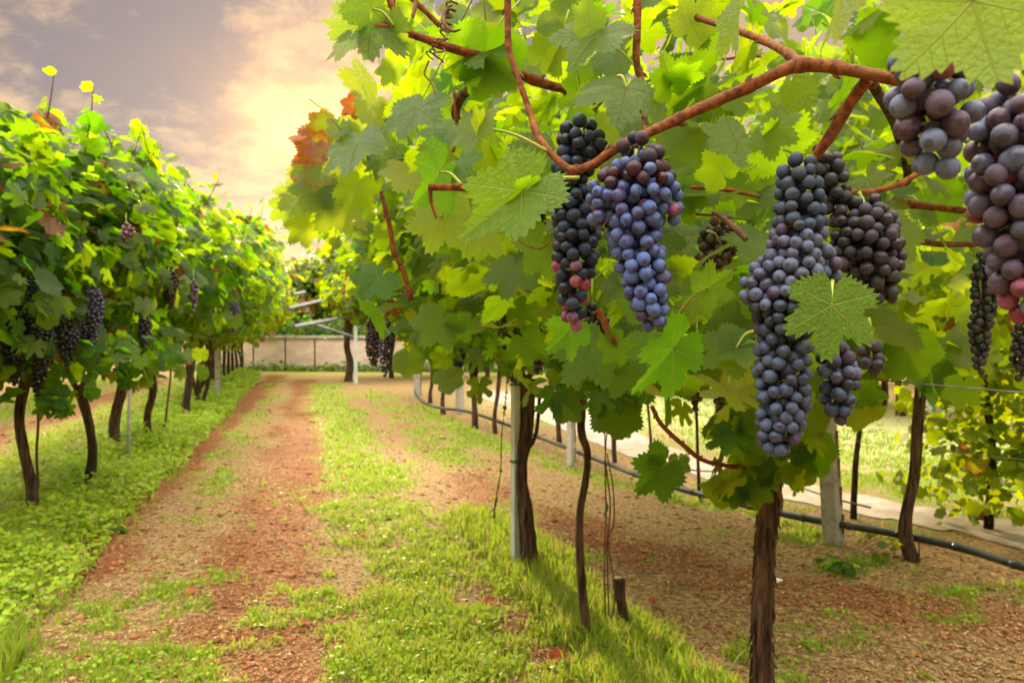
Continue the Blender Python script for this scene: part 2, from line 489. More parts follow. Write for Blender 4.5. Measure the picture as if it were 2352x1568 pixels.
def leaf_template(n, rings, teeth=0.05, deep=1.0):
    phi = np.linspace(-180, 180, n, endpoint=False) + 180.0 / n
    ro = leaf_radius(phi, teeth, deep)
    rs = leaf_radius(phi, 0, 0.75)
    V = [(0, 0)]
    for f in rings:
        r = (ro if f == 1 else ro * f * 0.5 + rs * f * 0.5 * np.minimum(1, ro / np.maximum(rs * 0.98, 1e-3)))
        V += list(np.stack([r * np.sin(np.radians(phi)), r * np.cos(np.radians(phi))], 1))
    V = np.array(V)
    j = np.arange(n); j2 = (j + 1) % n
    F3 = np.stack([np.zeros(n, int), 1 + j2, 1 + j], 1)
    F4 = [np.stack([1 + k * n + j, 1 + k * n + j2, 1 + (k + 1) * n + j2, 1 + (k + 1) * n + j], 1) for k in range(len(rings) - 1)]
    F4 = np.concatenate(F4) if F4 else np.zeros((0, 4), int)
    return V, F3, F4

T_HERO = leaf_template(168, [0.18, 0.36, 0.54, 0.72, 0.88, 1], 0.085)
T_HERO2 = leaf_template(168, [0.18, 0.36, 0.54, 0.72, 0.88, 1], 0.085, 1.6)
T_MID = leaf_template(60, [0.5, 1], 0.09)
T_NEAR = leaf_template(100, [0.35, 0.7, 1], 0.09, 1.3)
T_LOW = leaf_template(18, [1], 0.0)
T_TINY = leaf_template(9, [1], 0.0)

ALT = {id(T_NEAR): [leaf_template(100, [0.35, 0.7, 1], 0.10, 2.4), leaf_template(84, [0.35, 0.7, 1], 0.07, 0.6)], id(T_MID): [leaf_template(60, [0.5, 1], 0.09, 2.2), leaf_template(50, [0.5, 1], 0.06, 0.6)]}
def unit(a): return a / (np.linalg.norm(a, axis=-1, keepdims=True) + 1e-9)

def leaf_verts(T, Pn, Nn, Tn, S, curl=None, seed=None, wx=1.0):
    """N leaves: base points Pn, normals Nn, tip directions Tn, sizes S. Vectorised."""
    V2, F3, F4 = T
    N = len(Pn)
    n = unit(np.asarray(Nn, float)); t = np.asarray(Tn, float)
    t = unit(t - n * (t * n).sum(1, keepdims=True)); x = np.cross(t, n)
    if curl is None:
        g = rng
        curl = np.stack([g.uniform(-0.05, 0.42, N), g.uniform(-0.12, 0.40, N), g.uniform(-0.22, 0.38, N), g.uniform(0.02, 0.13, N), g.uniform(0, 6.28, N)], 1)
    lx, ly = V2[:, 0][None], V2[:, 1][None]
    r2 = lx ** 2 + ly ** 2; ph = np.arctan2(lx, ly)
    c = curl[:, :, None]
    z = -c[:, 0] * ly * np.abs(ly) * 0.6 - c[:, 1] * lx ** 2 + c[:, 2] * np.abs(lx) + c[:, 3] * r2 * np.sin(ph * 3 + c[:, 4]) + c[:, 3] * 0.35 * r2 * np.sin(ph * 7 + c[:, 4] * 2.3)
    px = lx * wx * (1 - 0.28 * np.abs(c[:, 2])) * np.ones((N, 1)); py = ly * np.ones((N, 1))
    L = (x[:, None] * px[..., None] + t[:, None] * py[..., None] + n[:, None] * z[..., None]) * np.asarray(S)[:, None, None] + np.asarray(Pn)[:, None]
    nv = len(V2); off = (np.arange(N) * nv)[:, None, None]
    f3 = (F3[None] + off).reshape(-1, 3); f4 = (F4[None] + off).reshape(-1, 4) if len(F4) else np.zeros((0, 4), int)
    luv = np.tile(np.concatenate([V2, np.zeros((nv, 1))], 1), (N, 1))
    return L.reshape(-1, 3), f3, f4, luv, nv

def var_cols(N, hue=0.5, aut_glow=0.03, val=1.0, hs=0.25, g=None):
    g = g or rng
    h = np.clip(g.normal(hue, hs, N), 0, 1)
    a = np.where(g.random(N) < aut_glow, g.uniform(0.4, 1.0, N), g.uniform(0, 0.12, N))
    v = val * g.uniform(0.75, 1.25, N)
    return np.stack([h, a, v], 1)

def foliage(name, T, Pn, Nn, Tn, S, var, mat, parent, curl=None, stems=None):
    alts = ALT.get(id(T))
    if alts:
        Pn, Nn, Tn, S, var = map(np.asarray, (Pn, Nn, Tn, S, var)); Vs, A, B, L, VV, off = [], [], [], [], [], 0
        for q, Tq in enumerate([T] + alts):
            s_ = slice(q, None, len(alts) + 1)
            V, f3, f4, luv, nv = leaf_verts(Tq, Pn[s_], Nn[s_], Tn[s_], S[s_], None, None, 0.9 + 0.12 * q)
            Vs.append(V); A.append(f3 + off); B.append(f4 + off); L.append(luv); VV.append(np.repeat(var[s_], nv, 0)); off += len(V)
        V, f3, f4, luv, vv = np.vstack(Vs), np.vstack(A), np.vstack(B), np.vstack(L), np.vstack(VV)
    else:
        V, f3, f4, luv, nv = leaf_verts(T, Pn, Nn, Tn, S, curl)
        vv = np.repeat(var, nv, 0)
    return mesh(name, V, [f3, f4], mat, parent, True, {'luv': ('FLOAT_VECTOR', luv), 'var': ('FLOAT_VECTOR', vv)})

# ------------------------------------------------------------------ ground
def poly_dist(X, Y, pts):
    best = np.full(np.shape(X), 1e9)
    for a, b in zip(pts[:-1], pts[1:]):
        ax, ay, bx, by = a[0], a[1], b[0], b[1]
        dx, dy = bx - ax, by - ay
        t = np.clip(((X - ax) * dx + (Y - ay) * dy) / (dx * dx + dy * dy + 1e-9), 0, 1)
        best = np.minimum(best, np.hypot(X - ax - t * dx, Y - ay - t * dy))
    return best

def gpts(*px): return [tuple(G(a, b))[:2] for a, b in px]

STROKES = [  # kind, ground line, half width m, strength
    ('g', [(-1.62, 2.5), (-1.48, 24)], 0.36, 0.95), ('g', [(-2.7, 2), (-2.6, 24)], 0.42, 0.75), ('r', [(-3.35, 3), (-3.3, 20)], 0.28, 0.9),
    ('g', [(-4.4, 3), (-4.4, 24)], 0.7, 0.8),
    ('r', gpts((140, 1330), (300, 1160), (450, 1020), (560, 920), (640, 862)), 0.30, 0.95), ('d', gpts((140, 1290), (300, 1150), (450, 1010), (560, 915)), 0.10, 0.5),
    ('r', gpts((705, 872), (695, 960), (680, 1060), (660, 1180), (600, 1380), (560, 1600)), 0.36, 0.8),
    ('g', gpts((745, 880), (790, 980), (860, 1130), (960, 1300), (950, 1600)), 0.36, 0.82), ('g', gpts((640, 872), (560, 1000), (470, 1150)), 0.16, 0.35),
    ('g', gpts((860, 900), (960, 990), (1060, 1060)), 0.35, 0.45),
    ('g', gpts((230, 1420), (120, 1568), (-100, 1700)), 0.5, 0.35), ('g', gpts((560, 1450), (420, 1600)), 0.3, 0.3), ('g', gpts((860, 1400), (1150, 1568)), 0.45, 0.5),
    ('r', gpts((1070, 1090), (1200, 1180), (1400, 1240), (1700, 1330), (2050, 1400), (2400, 1450)), 0.36, 0.6),
    ('d', gpts((1500, 1290), (1700, 1400), (2000, 1480), (2300, 1540)), 0.30, 0.5),
    ('r', gpts((880, 935), (1000, 1040), (1090, 1110)), 0.13, 0.4),
    ('r', gpts((1090, 1230), (1180, 1370), (1270, 1500), (1340, 1640)), 0.15, 0.7),
    ('g', gpts((1070, 1190), (1180, 1250), (1290, 1350), (1420, 1490), (1560, 1640), (1700, 1800)), 0.22, 1.2),
    ('g', gpts((1240, 1060), (1420, 1110), (1560, 1150), (1740, 1180), (1900, 1240)), 0.16, 0.55), ('g', gpts((960, 930), (1060, 990), (1200, 1040)), 0.2, 0.8),
    ('g', gpts((1800, 1560), (2000, 1640)), 0.16, 0.6), ('g', gpts((1900, 1330), (2050, 1290)), 0.12, 0.4), ('g', gpts((2250, 1380), (2400, 1360)), 0.12, 0.5),
    ('g', gpts((700, 855), (1000, 858), (1400, 862)), 1.6, 0.5), ('g', gpts((1500, 930), (1900, 1010), (2400, 1110)), 2.0, 0.75), ('g', gpts((600, 848), (1400, 850)), 0.8, 1.0),
]
def masks(X, Y):
    wx = X + (fbm2(X, Y, 1.1, 3) - 0.5) * 0.35; wy = Y + (fbm2(X, Y, 1.1, 9) - 0.5) * 0.5
    m = {'g': np.zeros(np.shape(X)), 'r': np.zeros(np.shape(X)), 'd': np.zeros(np.shape(X))}
    for k, pts, hw, st in STROKES:
        d = poly_dist(wx, wy, pts)
        m[k] = np.maximum(m.get(k, 0), st * np.clip(1.35 - d / hw * 0.85, 0, 1) ** 1.3)
    n = fbm2(X, Y, 2.2, 21)
    g = m['g'] * (0.25 + 1.1 * fbm2(X, Y, 5.0, 61)) + (n - 0.52) * 1.0 + 0.16 + (fbm2(X, Y, 9.0, 67) - 0.5) * 1.1
    far = np.clip((np.hypot(X, Y) - 28) / 10, 0, 1)
    g = np.maximum(g, far * 0.8)
    return np.clip(g, 0, 1.1), np.clip(m['r'] + (fbm2(X, Y, 3.0, 33) - 0.5) * 0.5, 0, 1), np.clip(m['d'] + (fbm2(X, Y, 4.0, 37) - 0.55) * 0.4, 0, 1)

ROAD_UP = gpts((1075, 893), (1200, 905), (1330, 935), (1460, 995), (1640, 1060), (1900, 1122), (2352, 1205), (3000, 1330))
ROAD_LO = gpts((1075, 903), (1150, 945), (1270, 1000), (1420, 1058), (1620, 1112), (1900, 1178), (2352, 1275), (3000, 1430))
ROAD_LO = [(a[0] + (b[0] - a[0]) * 0.8, a[1] + (b[1] - a[1]) * 0.8) for a, b in zip(ROAD_UP, ROAD_LO)]
ROAD_MID = [((a[0] + b[0]) / 2, (a[1] + b[1]) / 2) for a, b in zip(ROAD_UP, ROAD_LO)]

def ground_z(X, Y):
    near = np.clip(1.4 - np.hypot(X, Y) / 14, 0, 1)
    rd = np.clip((poly_dist(X, Y, ROAD_MID) - 0.9) / 0.8, 0, 1)
    return ((fbm2(X, Y, 5.0, 51) - 0.5) * 0.030 + (fbm2(X, Y, 1.2, 57) - 0.5) * 0.05) * near * rd

gx = np.concatenate([[-700, -250, -90, -40, -22], np.arange(-14, -5.0, 0.35), np.arange(-5, 7.0, 0.06), np.arange(7, 22, 0.35), [26, 45, 90, 250, 700]])
gy = np.concatenate([[-300, -60, -15, -5, -2], np.arange(-1, 1.8, 0.2), np.arange(1.8, 10, 0.06), np.arange(10, 30, 0.25), [34, 40, 60, 120, 300, 900]])
XX, YY = np.meshgrid(gx, gy, indexing='ij')
gm = masks(XX, YY)
gi, gj = np.meshgrid(np.arange(len(gx) - 1), np.arange(len(gy) - 1), indexing='ij')
ny = len(gy)
GF = np.stack([gi * ny + gj, (gi + 1) * ny + gj, (gi + 1) * ny + gj + 1, gi * ny + gj + 1], -1).reshape(-1, 4)
ground = mesh('ground', np.stack([XX, YY, ground_z(XX, YY)], -1).reshape(-1, 3), GF, M['ground'], None, True,
              {'mask': ('FLOAT_VECTOR', np.stack(gm, -1).reshape(-1, 3)), 'pale': ('FLOAT', np.clip(1.5 - poly_dist(XX, YY, gpts((1500, 915), (1900, 960), (2500, 1040))) / 2.6, 0, 1).ravel())})
ground['kind'] = 'structure'
n = len(ROAD_UP)
up, lo = spline([(a[0], a[1], 0.006) for a in ROAD_UP], 24), spline([(a[0], a[1], 0.006) for a in ROAD_LO], 24)
n = len(up)
wob = (fbm2(up[:, 0], up[:, 1], 3.0, 5) - 0.5)[:, None] * np.array([[0.15, 0.55, 0]])
road = mesh('road', np.vstack([up + wob, lo - wob]), [np.array([(i, i + 1, n + i + 1, n + i) for i in range(n - 1)])[:, ::-1]], M['road'])
road['kind'] = 'structure'

# ground plants: sampled over the ground with a density that falls off with distance
def scatter(N, pxr=(-500, 2850), pyr=(862, 1900), bias=1.0):
    px = rng.uniform(*pxr, N); py = pyr[0] + (pyr[1] - pyr[0]) * rng.random(N) ** bias
    vx = Fw.x + Rt.x * ((px - W0 / 2) / FPX) + Up.x * ((H0 / 2 - py) / FPX)
    vy = Fw.y + Rt.y * ((px - W0 / 2) / FPX) + Up.y * ((H0 / 2 - py) / FPX)
    vz = Fw.z + Rt.z * ((px - W0 / 2) / FPX) + Up.z * ((H0 / 2 - py) / FPX)
    t = -CAMH / vz
    return vx * t, vy * t

def blades(name, X, Y, Hh, Wd, var, label, lean=0.5, kind='stuff', mat=None):
    N = len(X)
    a = rng.uniform(0, 2 * math.pi, N); b = rng.uniform(0, 2 * math.pi, N)
    ln = Hh * rng.uniform(0.1, 1.0, N) * lean
    base = np.stack([X, Y, ground_z(X, Y) - 0.003], 1)
    side = np.stack([np.cos(a), np.sin(a), np.zeros(N)], 1) * (Wd / 2)[:, None]
    d1 = np.stack([np.cos(b) * ln * 0.35, np.sin(b) * ln * 0.35, Hh * 0.6], 1)
    d2 = np.stack([np.cos(b) * ln, np.sin(b) * ln, Hh * rng.uniform(0.75, 1.0, N)], 1)
    V = np.stack([base - side, base + side, base + d1 + side * 0.8, base + d1 - side * 0.8, base + d2], 1).reshape(-1, 3)
    o = (np.arange(N) * 5)[:, None]
    F4 = np.array([[0, 1, 2, 3]]) + o; F3 = np.array([[3, 2, 4]]) + o
    ob = mesh(name, V, [F3, F4], mat or M['grass'], None, True, {'var': ('FLOAT_VECTOR', np.repeat(var, 5, 0))})
    if label: tag(ob, label, 'grass', None, kind)
    return ob

X, Y = scatter(330000, bias=0.85)
g, r, d = masks(X, Y)
band_l = np.abs(X + 1.50) < 0.50
band_r = poly_dist(X, Y, gpts((1070, 1190), (1180, 1250), (1290, 1350), (1420, 1490), (1560, 1640), (1700, 1800))) < 0.24
keep = (rng.random(len(X)) < np.clip((g - 0.36) * 1.9, 0, 1)) & (poly_dist(X, Y, ROAD_MID) > 0.42) & (np.hypot(X, Y) < 24)
X, Y, g, bl, br = X[keep], Y[keep], g[keep], band_l[keep], band_r[keep]
dist = np.hypot(X, Y)
Hh = 0.022 + 0.035 * rng.random(len(X)) * g + 0.0012 * dist + bl * rng.uniform(0.02, 0.13, len(X)) + br * rng.uniform(0.0, 0.07, len(X))
Wd = (0.0026 + 0.0011 * dist) * rng.uniform(0.6, 1.5, len(X))
var = np.stack([np.clip(rng.normal(0.6, 0.28, len(X)), 0, 1), np.where(rng.random(len(X)) < 0.22, 0.8, rng.uniform(0, 0.25, len(X))), np.ones(len(X))], 1)
blades('grass', X, Y, Hh, Wd, var, 'short bright green grass growing in patches and strips over the vineyard soil')

# broad-leaved weeds among the grass (clover-like): small rounded leaves
def weeds(name, X, Y, Z, S, label, hue=0.6):
    N = len(X)
    Pn = np.stack([X, Y, Z], 1)
    Nn = np.stack([rng.normal(0, 0.45, N), rng.normal(0, 0.45, N) - 0.15, np.ones(N)], 1)
    a = rng.uniform(0, 2 * math.pi, N)
    Tn = np.stack([np.cos(a), np.sin(a), rng.normal(0, 0.3, N)], 1)
    V, f3, f4, luv, nv = leaf_verts(T_TINY, Pn, Nn, Tn, S)
    var = np.stack([np.clip(rng.normal(hue, 0.25, N), 0, 1), np.where(rng.random(N) < 0.05, 0.8, rng.uniform(0, 0.15, N)), np.ones(N)], 1)
    ob = mesh(name, V, [f3], M['grass'], None, True, {'var': ('FLOAT_VECTOR', np.repeat(var, nv, 0))})
    return tag(ob, label, 'weeds', None, 'stuff')
X, Y = scatter(90000, bias=0.9)
g, r, d = masks(X, Y)
keep = (rng.random(len(X)) < np.clip((g - 0.40) * 1.8, 0, 1)) & (poly_dist(X, Y, ROAD_MID) > 0.8) & (np.hypot(X, Y) < 16)
X, Y = X[keep], Y[keep]
dist = np.hypot(X, Y)
weeds('clover', X, Y, ground_z(X, Y) + rng.uniform(0.004, 0.035, len(X)), (0.006 + 0.0016 * dist) * rng.uniform(0.7, 1.3, len(X)), 'low round-leaved clover mixed into the grass of the path')
# the tall weed band under the verge row
N = 46000
Y = 3.2 + (rng.random(N) ** 1.5) * 18; X = -1.52 + rng.normal(0, 0.27, N)
X = np.clip(X - 0.06, -2.3, -1.04 - 0.10 * vn2(Y, Y * 0, 2.0, 4))
cl = fbm2(X, Y, 3.5, 77)
Z = rng.random(N) ** 1.2 * (0.05 + 0.42 * np.clip(cl - 0.25, 0, 1)) + 0.01
weeds('tall_weeds', X, Y, Z, (0.010 + 0.0016 * Y) * rng.uniform(0.7, 1.4, N), 'bright green weeds crowding under the trunks along the path edge', 0.8)
# straw and dead leaf bits
X, Y = scatter(200000, bias=0.9)
g, r, d = masks(X, Y)
keep = (rng.random(len(X)) < np.clip(1.1 - g * 0.9, 0.15, 1)) & (poly_dist(X, Y, ROAD_MID) > 0.7) & (np.hypot(X, Y) < 14)
X, Y, r = X[keep], Y[keep], r[keep]
N = len(X); dist = np.hypot(X, Y)
L = rng.uniform(0.004, 0.020, N) * (0.8 + 0.06 * dist); Wd = np.where(rng.random(N) < 0.55, rng.uniform(0.001, 0.0025, N), rng.uniform(0.0025, 0.006, N)) * (0.8 + 0.10 * dist)
a = rng.uniform(0, 2 * math.pi, N)
u = np.stack([np.cos(a), np.sin(a), rng.normal(0, 0.25, N)], 1) * (L / 2)[:, None]; v = np.stack([-np.sin(a), np.cos(a), rng.normal(0, 0.3, N)], 1) * (Wd / 2)[:, None]
c = np.stack([X, Y, ground_z(X, Y) + rng.uniform(0.002, 0.012, N)], 1)
V = np.stack([c - u - v * .6, c + u - v, c + u * 0.8 + v, c - u + v], 1).reshape(-1, 3)
var = np.stack([rng.random(N), np.where(rng.random(N) < 0.05 + 0.45 * r, rng.uniform(0.4, 1, N), 0.0), np.ones(N)], 1)
tag(mesh('leaf_litter', V, np.array([[0, 1, 2, 3]]) + (np.arange(N) * 4)[:, None], M['litter'], None, False, {'var': ('FLOAT_VECTOR', np.repeat(var, 4, 0))}),
    'dry straw and crumbled brown leaf bits strewn over the bare soil', 'leaf litter', None, 'stuff')

# clods and small stones
X, Y = scatter(16000, bias=0.9)
g, r, d = masks(X, Y)
keep = (rng.random(len(X)) < np.clip(0.9 - g * 0.9, 0.05, 1)) & (poly_dist(X, Y, ROAD_MID) > 0.7) & (np.hypot(X, Y) < 13)
X, Y, r = X[keep], Y[keep], r[keep]; N = len(X)
oct_ = np.array([(1, 0, 0), (-1, 0, 0), (0, 1, 0), (0, -1, 0), (0, 0, 1), (0, 0, -1), (.7, .7, .2), (-.7, .6, .3), (.6, -.7, .3), (-.6, -.6, .2)], float)
of = np.array([(0, 6, 4), (6, 2, 4), (2, 7, 4), (7, 1, 4), (1, 9, 4), (9, 3, 4), (3, 8, 4), (8, 0, 4), (0, 5, 6), (6, 5, 2), (2, 5, 7), (7, 5, 1), (1, 5, 9), (9, 5, 3), (3, 5, 8), (8, 5, 0)])
S = (0.004 + 0.011 * rng.random(N) ** 3) * (1 + 0.08 * np.hypot(X, Y))
V = oct_[None] * (1 + rng.uniform(-0.35, 0.35, (N, 10, 1))) * S[:, None, None] * np.array([1.2, 1, 0.7]) + np.stack([X, Y, ground_z(X, Y) + 0.001], 1)[:, None]
var = np.stack([rng.random(N) * 0.6, np.where(rng.random(N) < 0.3 + 0.4 * r, 0.7, 0.0), np.ones(N)], 1)
tag(mesh('clods', V.reshape(-1, 3), (of[None] + (np.arange(N) * 10)[:, None, None]).reshape(-1, 3), M['litter'], None, True, {'var': ('FLOAT_VECTOR', np.repeat(var, 10, 0))}),
    'crumbly brown clods and small stones lying on the bare soil', 'soil clods', None, 'stuff')

# ------------------------------------------------------------------ vines
RED_MAT = M['leaf']
def cane(parent, pts, r, name='cane', mat='cane', seg=8, sub=5, knots=0.0, rough=0.06):
    b = MB(); b.tube(pts, r, max(seg, 12), rough * 1.6, 45, sub + 2, 0.10, random.random() * 9, knots)
    return b.build(name, M[mat], parent)

def canopy_leaves(c, rad3, n, skew=0.0, inner=0.28, down=0.5, droop=0.35):
    """points, normals and tip directions on and in a lumpy ellipsoid"""
    v = unit(rng.normal(size=(n, 3)))
    lump = 1 + 0.34 * (fbm2(v[:, 0] * 2 + c[0] * 3, v[:, 2] * 2 + c[1] * 3, 1.6, 5) - 0.5) * 2
    rr = np.where(rng.random(n) < inner, rng.uniform(0.25, 0.8, n), rng.normal(0.97, 0.09, n)) * lump
    p = v * rr[:, None] * np.array(rad3)
    # superellipse: fill out towards a wall shape along the row
    p[:, 1] = np.clip(p[:, 1] * 1.25, -rad3[1] * 1.15, rad3[1] * 1.15)
    p[:, 0] += skew * p[:, 2]
    Pn = p + np.array(c)
    Nn = v * 0.7 + np.array([0, 0, 0.55]) + rng.normal(0, 0.42, (n, 3))
    Tn = v * 0.35 + np.array([0, 0, -down]) + rng.normal(0, 0.5, (n, 3))
    return Pn, Nn, Tn

def shoots(c, rad3, k, name_parent, size, hue, aut_glow):
    """upright shoots above the canopy: stems and their leaves"""
    bs = []; Pn, Nn, Tn, S = [], [], [], []
    for _ in range(k):
        b = MB()
        x0 = Vector((c[0] + random.uniform(-0.8, 0.8) * rad3[0], c[1] + random.uniform(-1, 1) * rad3[1], c[2] + rad3[2] * random.uniform(0.6, 0.85)))
        d = Vector((random.uniform(-0.5, 0.5), random.uniform(-0.4, 0.4), 1)).normalized()
        ln = random.uniform(0.2, 0.55)
        pts = [x0 + d * ln * t + Vector((0, 0, 0.0)) + Vector((math.sin(t * 3) * 0.01, 0, 0)) for t in (0, 0.3, 0.6, 0.85, 1)]
        b.tube(pts, [0.006, 0.005, 0.004, 0.003], 5, sub=2)
        bs.append(b)
        for i, t in enumerate(np.linspace(0.15, 1, 6)):
            p = x0 + d * ln * t; s = (-1) ** i
            side = Vector((s * random.uniform(0.3, 1), random.uniform(-1, 1) * 0.5, random.uniform(-0.2, 0.5))).normalized()
            Pn.append(p + side * 0.03); Nn.append((side.x * 0.4 + random.gauss(0, .5), random.gauss(0, .6), 0.6)); Tn.append(side - Vector((0, 0, 0.3))); S.append(size * random.uniform(0.65, 1.1) * (1.15 - 0.5 * t))
    return bs, Pn, Nn, Tn, S

def vine(label, group, base, trunk=None, tr=0.035, cz=1.72, rad3=(0.75, 0.60, 0.72), cx=0.0, n=700, T=T_MID, size=0.075, hue=0.5, aut_glow=0.04, val=1.0,
         skew=0.0, mat=None, nshoot=4, ground_r=1.25, head=1.15, extra=None, arms=True, cat='grapevine', cyoff=0.0, inner=0.28):
    base = Vector((base[0], base[1], 0))
    root = thing('grapevine', label, cat, base, group)
    if trunk is None:
        a = random.uniform(-0.08, 0.08)
        trunk = [base + Vector((0, 0, -0.03)), base + Vector((a * 0.6, a, head * 0.3)), base + Vector((-a * 0.5, a * .5, head * 0.65)), base + Vector((a * 0.3, 0, head))]
    b = MB(); b.tube(trunk, [tr * ground_r, tr, tr * 0.92, tr * 1.12], 14, 0.14, 9, 7, 0.22, random.random() * 9)
    b.build('trunk', M['bark'], root)
    hd = Vector(trunk[-1])
    c = (base.x + cx, base.y + cyoff, cz)
    if arms:
        for s in (-1, 1):
            pts = [hd - Vector((0, 0, 0.04)), hd + Vector((s * 0.16, 0.05 * s, 0.22)), hd + Vector((s * rad3[0] * 0.55 + cx * .5, 0.12 * s, 0.50)), Vector((c[0] + s * rad3[0] * 0.85, c[1] + 0.2 * s, cz + rad3[2] * 0.45))]
            cane(root, pts, [tr * 0.55, tr * 0.3, 0.008, 0.004], rough=0.12, sub=4)
    Pn, Nn, Tn = canopy_leaves(c, rad3, n, skew, inner)
    S = size * rng.uniform(0.6, 1.2, n)
    if nshoot:
        sb, p2, n2, t2, s2 = shoots(c, rad3, nshoot, root, size, hue, aut_glow)
        for q in sb: q.build('shoot', M['cane'], root)
        Pn = np.vstack([Pn, p2]); Nn = np.vstack([Nn, n2]); Tn = np.vstack([Tn, t2]); S = np.concatenate([S, s2])
    if extra is not None:
        Pn = np.vstack([Pn, extra[0]]); Nn = np.vstack([Nn, extra[1]]); Tn = np.vstack([Tn, extra[2]]); S = np.concatenate([S, extra[3]])
    var = var_cols(len(Pn), hue, aut_glow, val)
    low = Pn[:, 2] > 0.45
    foliage('foliage', T, Pn[low], Nn[low], Tn[low], S[low], var[low], mat or M['leaf'], root)
    return root

ORD = ['first', 'second', 'third', 'fourth', 'fifth', 'sixth', 'seventh', 'eighth', 'ninth', 'tenth', 'eleventh', 'twelfth', 'thirteenth', 'fourteenth', 'fifteenth', 'sixteenth', 'seventeenth', 'eighteenth', 'nineteenth', 'twentieth']

def inner_x(Y):   # how far the verge row's canopy reaches over the path
    return float(np.interp(Y, [3, 6, 10, 16, 24], [-1.18, -0.95, -0.55, -0.40, -0.30]))

# --- the verge row (X about -1.65)
GV = 'grapevines of the row along the weedy path edge'
def px_trunk(pts, d_base=None):
    """trunk path from bearings, all at the distance of its foot"""
    b = G(*pts[0]); d = (b - CAM).dot(Fw)
    return [P(x, y, d) for x, y in pts]
verge = [
    ([(78, 1195), (70, 1110), (46, 965), (62, 862)], 0.033, 'stout grapevine with an S-bent dark trunk, first along the weedy path edge'),
    ([(195, 1138), (212, 1050), (204, 970), (180, 885)], 0.036, 'grapevine whose dark trunk leans and curves beside the S-bent one'),
    ([(276, 1052), (262, 980), (278, 900), (285, 850)], 0.050, 'thick-trunked grapevine bound to a pale stake in the path edge row'),
    ([(350, 1024), (338, 965), (352, 900), (348, 850)], 0.040, 'grapevine with a dark slightly bowed trunk, next beyond the pale stake'),
    ([(424, 965), (428, 920), (436, 870), (440, 820)], 0.052, 'grapevine with a pale grey trunk flaring at its foot in the path edge row'),
    ([(462, 940), (452, 905), (470, 870), (470, 830)], 0.036, 'grapevine with several stems fanning out of one foot'),
]
ys = []
for i, (pp, tr, lab) in enumerate(verge):
    tk = px_trunk(pp); b = tk[0].copy(); ys.append(b.y)
    tk[0].z = -0.03
    xin = inner_x(b.y) ; xo = -2.55
    root = vine(lab, GV, b, tk, tr, cz=1.70 + 0.055 * i, rad3=((xin - xo) / 2 + 0.05, 0.62, 0.76 + 0.03 * i), cx=(xin + xo) / 2 - b.x, n=1350, T=T_MID, size=0.088, hue=0.34, aut_glow=0.025 if i > 0 else 0.06, inner=0.42, val=0.72, skew=0.10, nshoot=9, mat=M['leaf'])
    if i == 5:
        for k in (-1, 1): cane(root, [b + Vector((0, 0, 0.02)), b + Vector((0.10 * k, 0, 0.4)), b + Vector((0.16 * k, 0, 0.8)), b + Vector((0.1 * k, 0, 1.2))], [0.03, 0.024, 0.02], 'stem', 'bark', rough=0.15)
# the vine before the first trunk, reaching into view from beyond the frame, and the rest of the row
vine('leafy grapevine whose canopy starts the row, its trunk out of sight before the S-bent one', GV, (-1.75, ys[0] - 1.0), None, 0.035, cz=1.66, rad3=(0.62, 0.62, 0.72), cx=-0.05, n=1100, T=T_MID, size=0.082, hue=0.34, aut_glow=0.05, val=0.75, skew=0.1, nshoot=10)
vine('leafy grapevine filling the canopy between the S-bent and the leaning trunks', GV, (-1.95, (ys[0] + ys[1]) / 2 - 0.3), None, 0.025, cz=1.72, rad3=(0.75, 0.6, 0.74), cx=0.05, n=900, T=T_MID, size=0.08, hue=0.34, aut_glow=0.03, val=0.75, skew=0.1, nshoot=4)
y = max(ys) + 0.95
k = 0
while y < 23.5:
    xin = inner_x(y)
    f = min(1.0, (y - 8) / 9)
    lab = 'yellowing thin-trunked grapevine, the %s beyond the many-stemmed one on the path edge' % ORD[k]
    vine(lab, GV, (-1.64, y), None, 0.036, cz=2.00 - 0.04 * f, rad3=((xin + 2.5) / 2, 0.62, 0.92 + 0.06 * f), cx=(xin - 2.5) / 2 + 1.64, n=int(950 - 300 * f), T=T_LOW, size=0.085 + 0.02 * f, hue=0.42 + 0.42 * f, aut_glow=0.03 + 0.08 * f, skew=0.12, nshoot=6, mat=M['leaf_far'])
    y += 0.98; k += 1

# --- the row beyond it, seen between the trunks
for i in range(9):
    y = 5.0 + i * 1.9
    vine('bright grapevine in the row behind the path edge trunks, %s of that row' % ORD[i], 'grapevines of the row behind the path edge trunks', (-4.45 + random.uniform(-.1, .1), y), None, 0.035, cz=1.75, rad3=(0.85, 1.05, 0.85), n=700, T=T_LOW, size=0.10, hue=0.6, aut_glow=0.03, nshoot=2, mat=M['leaf_far'])

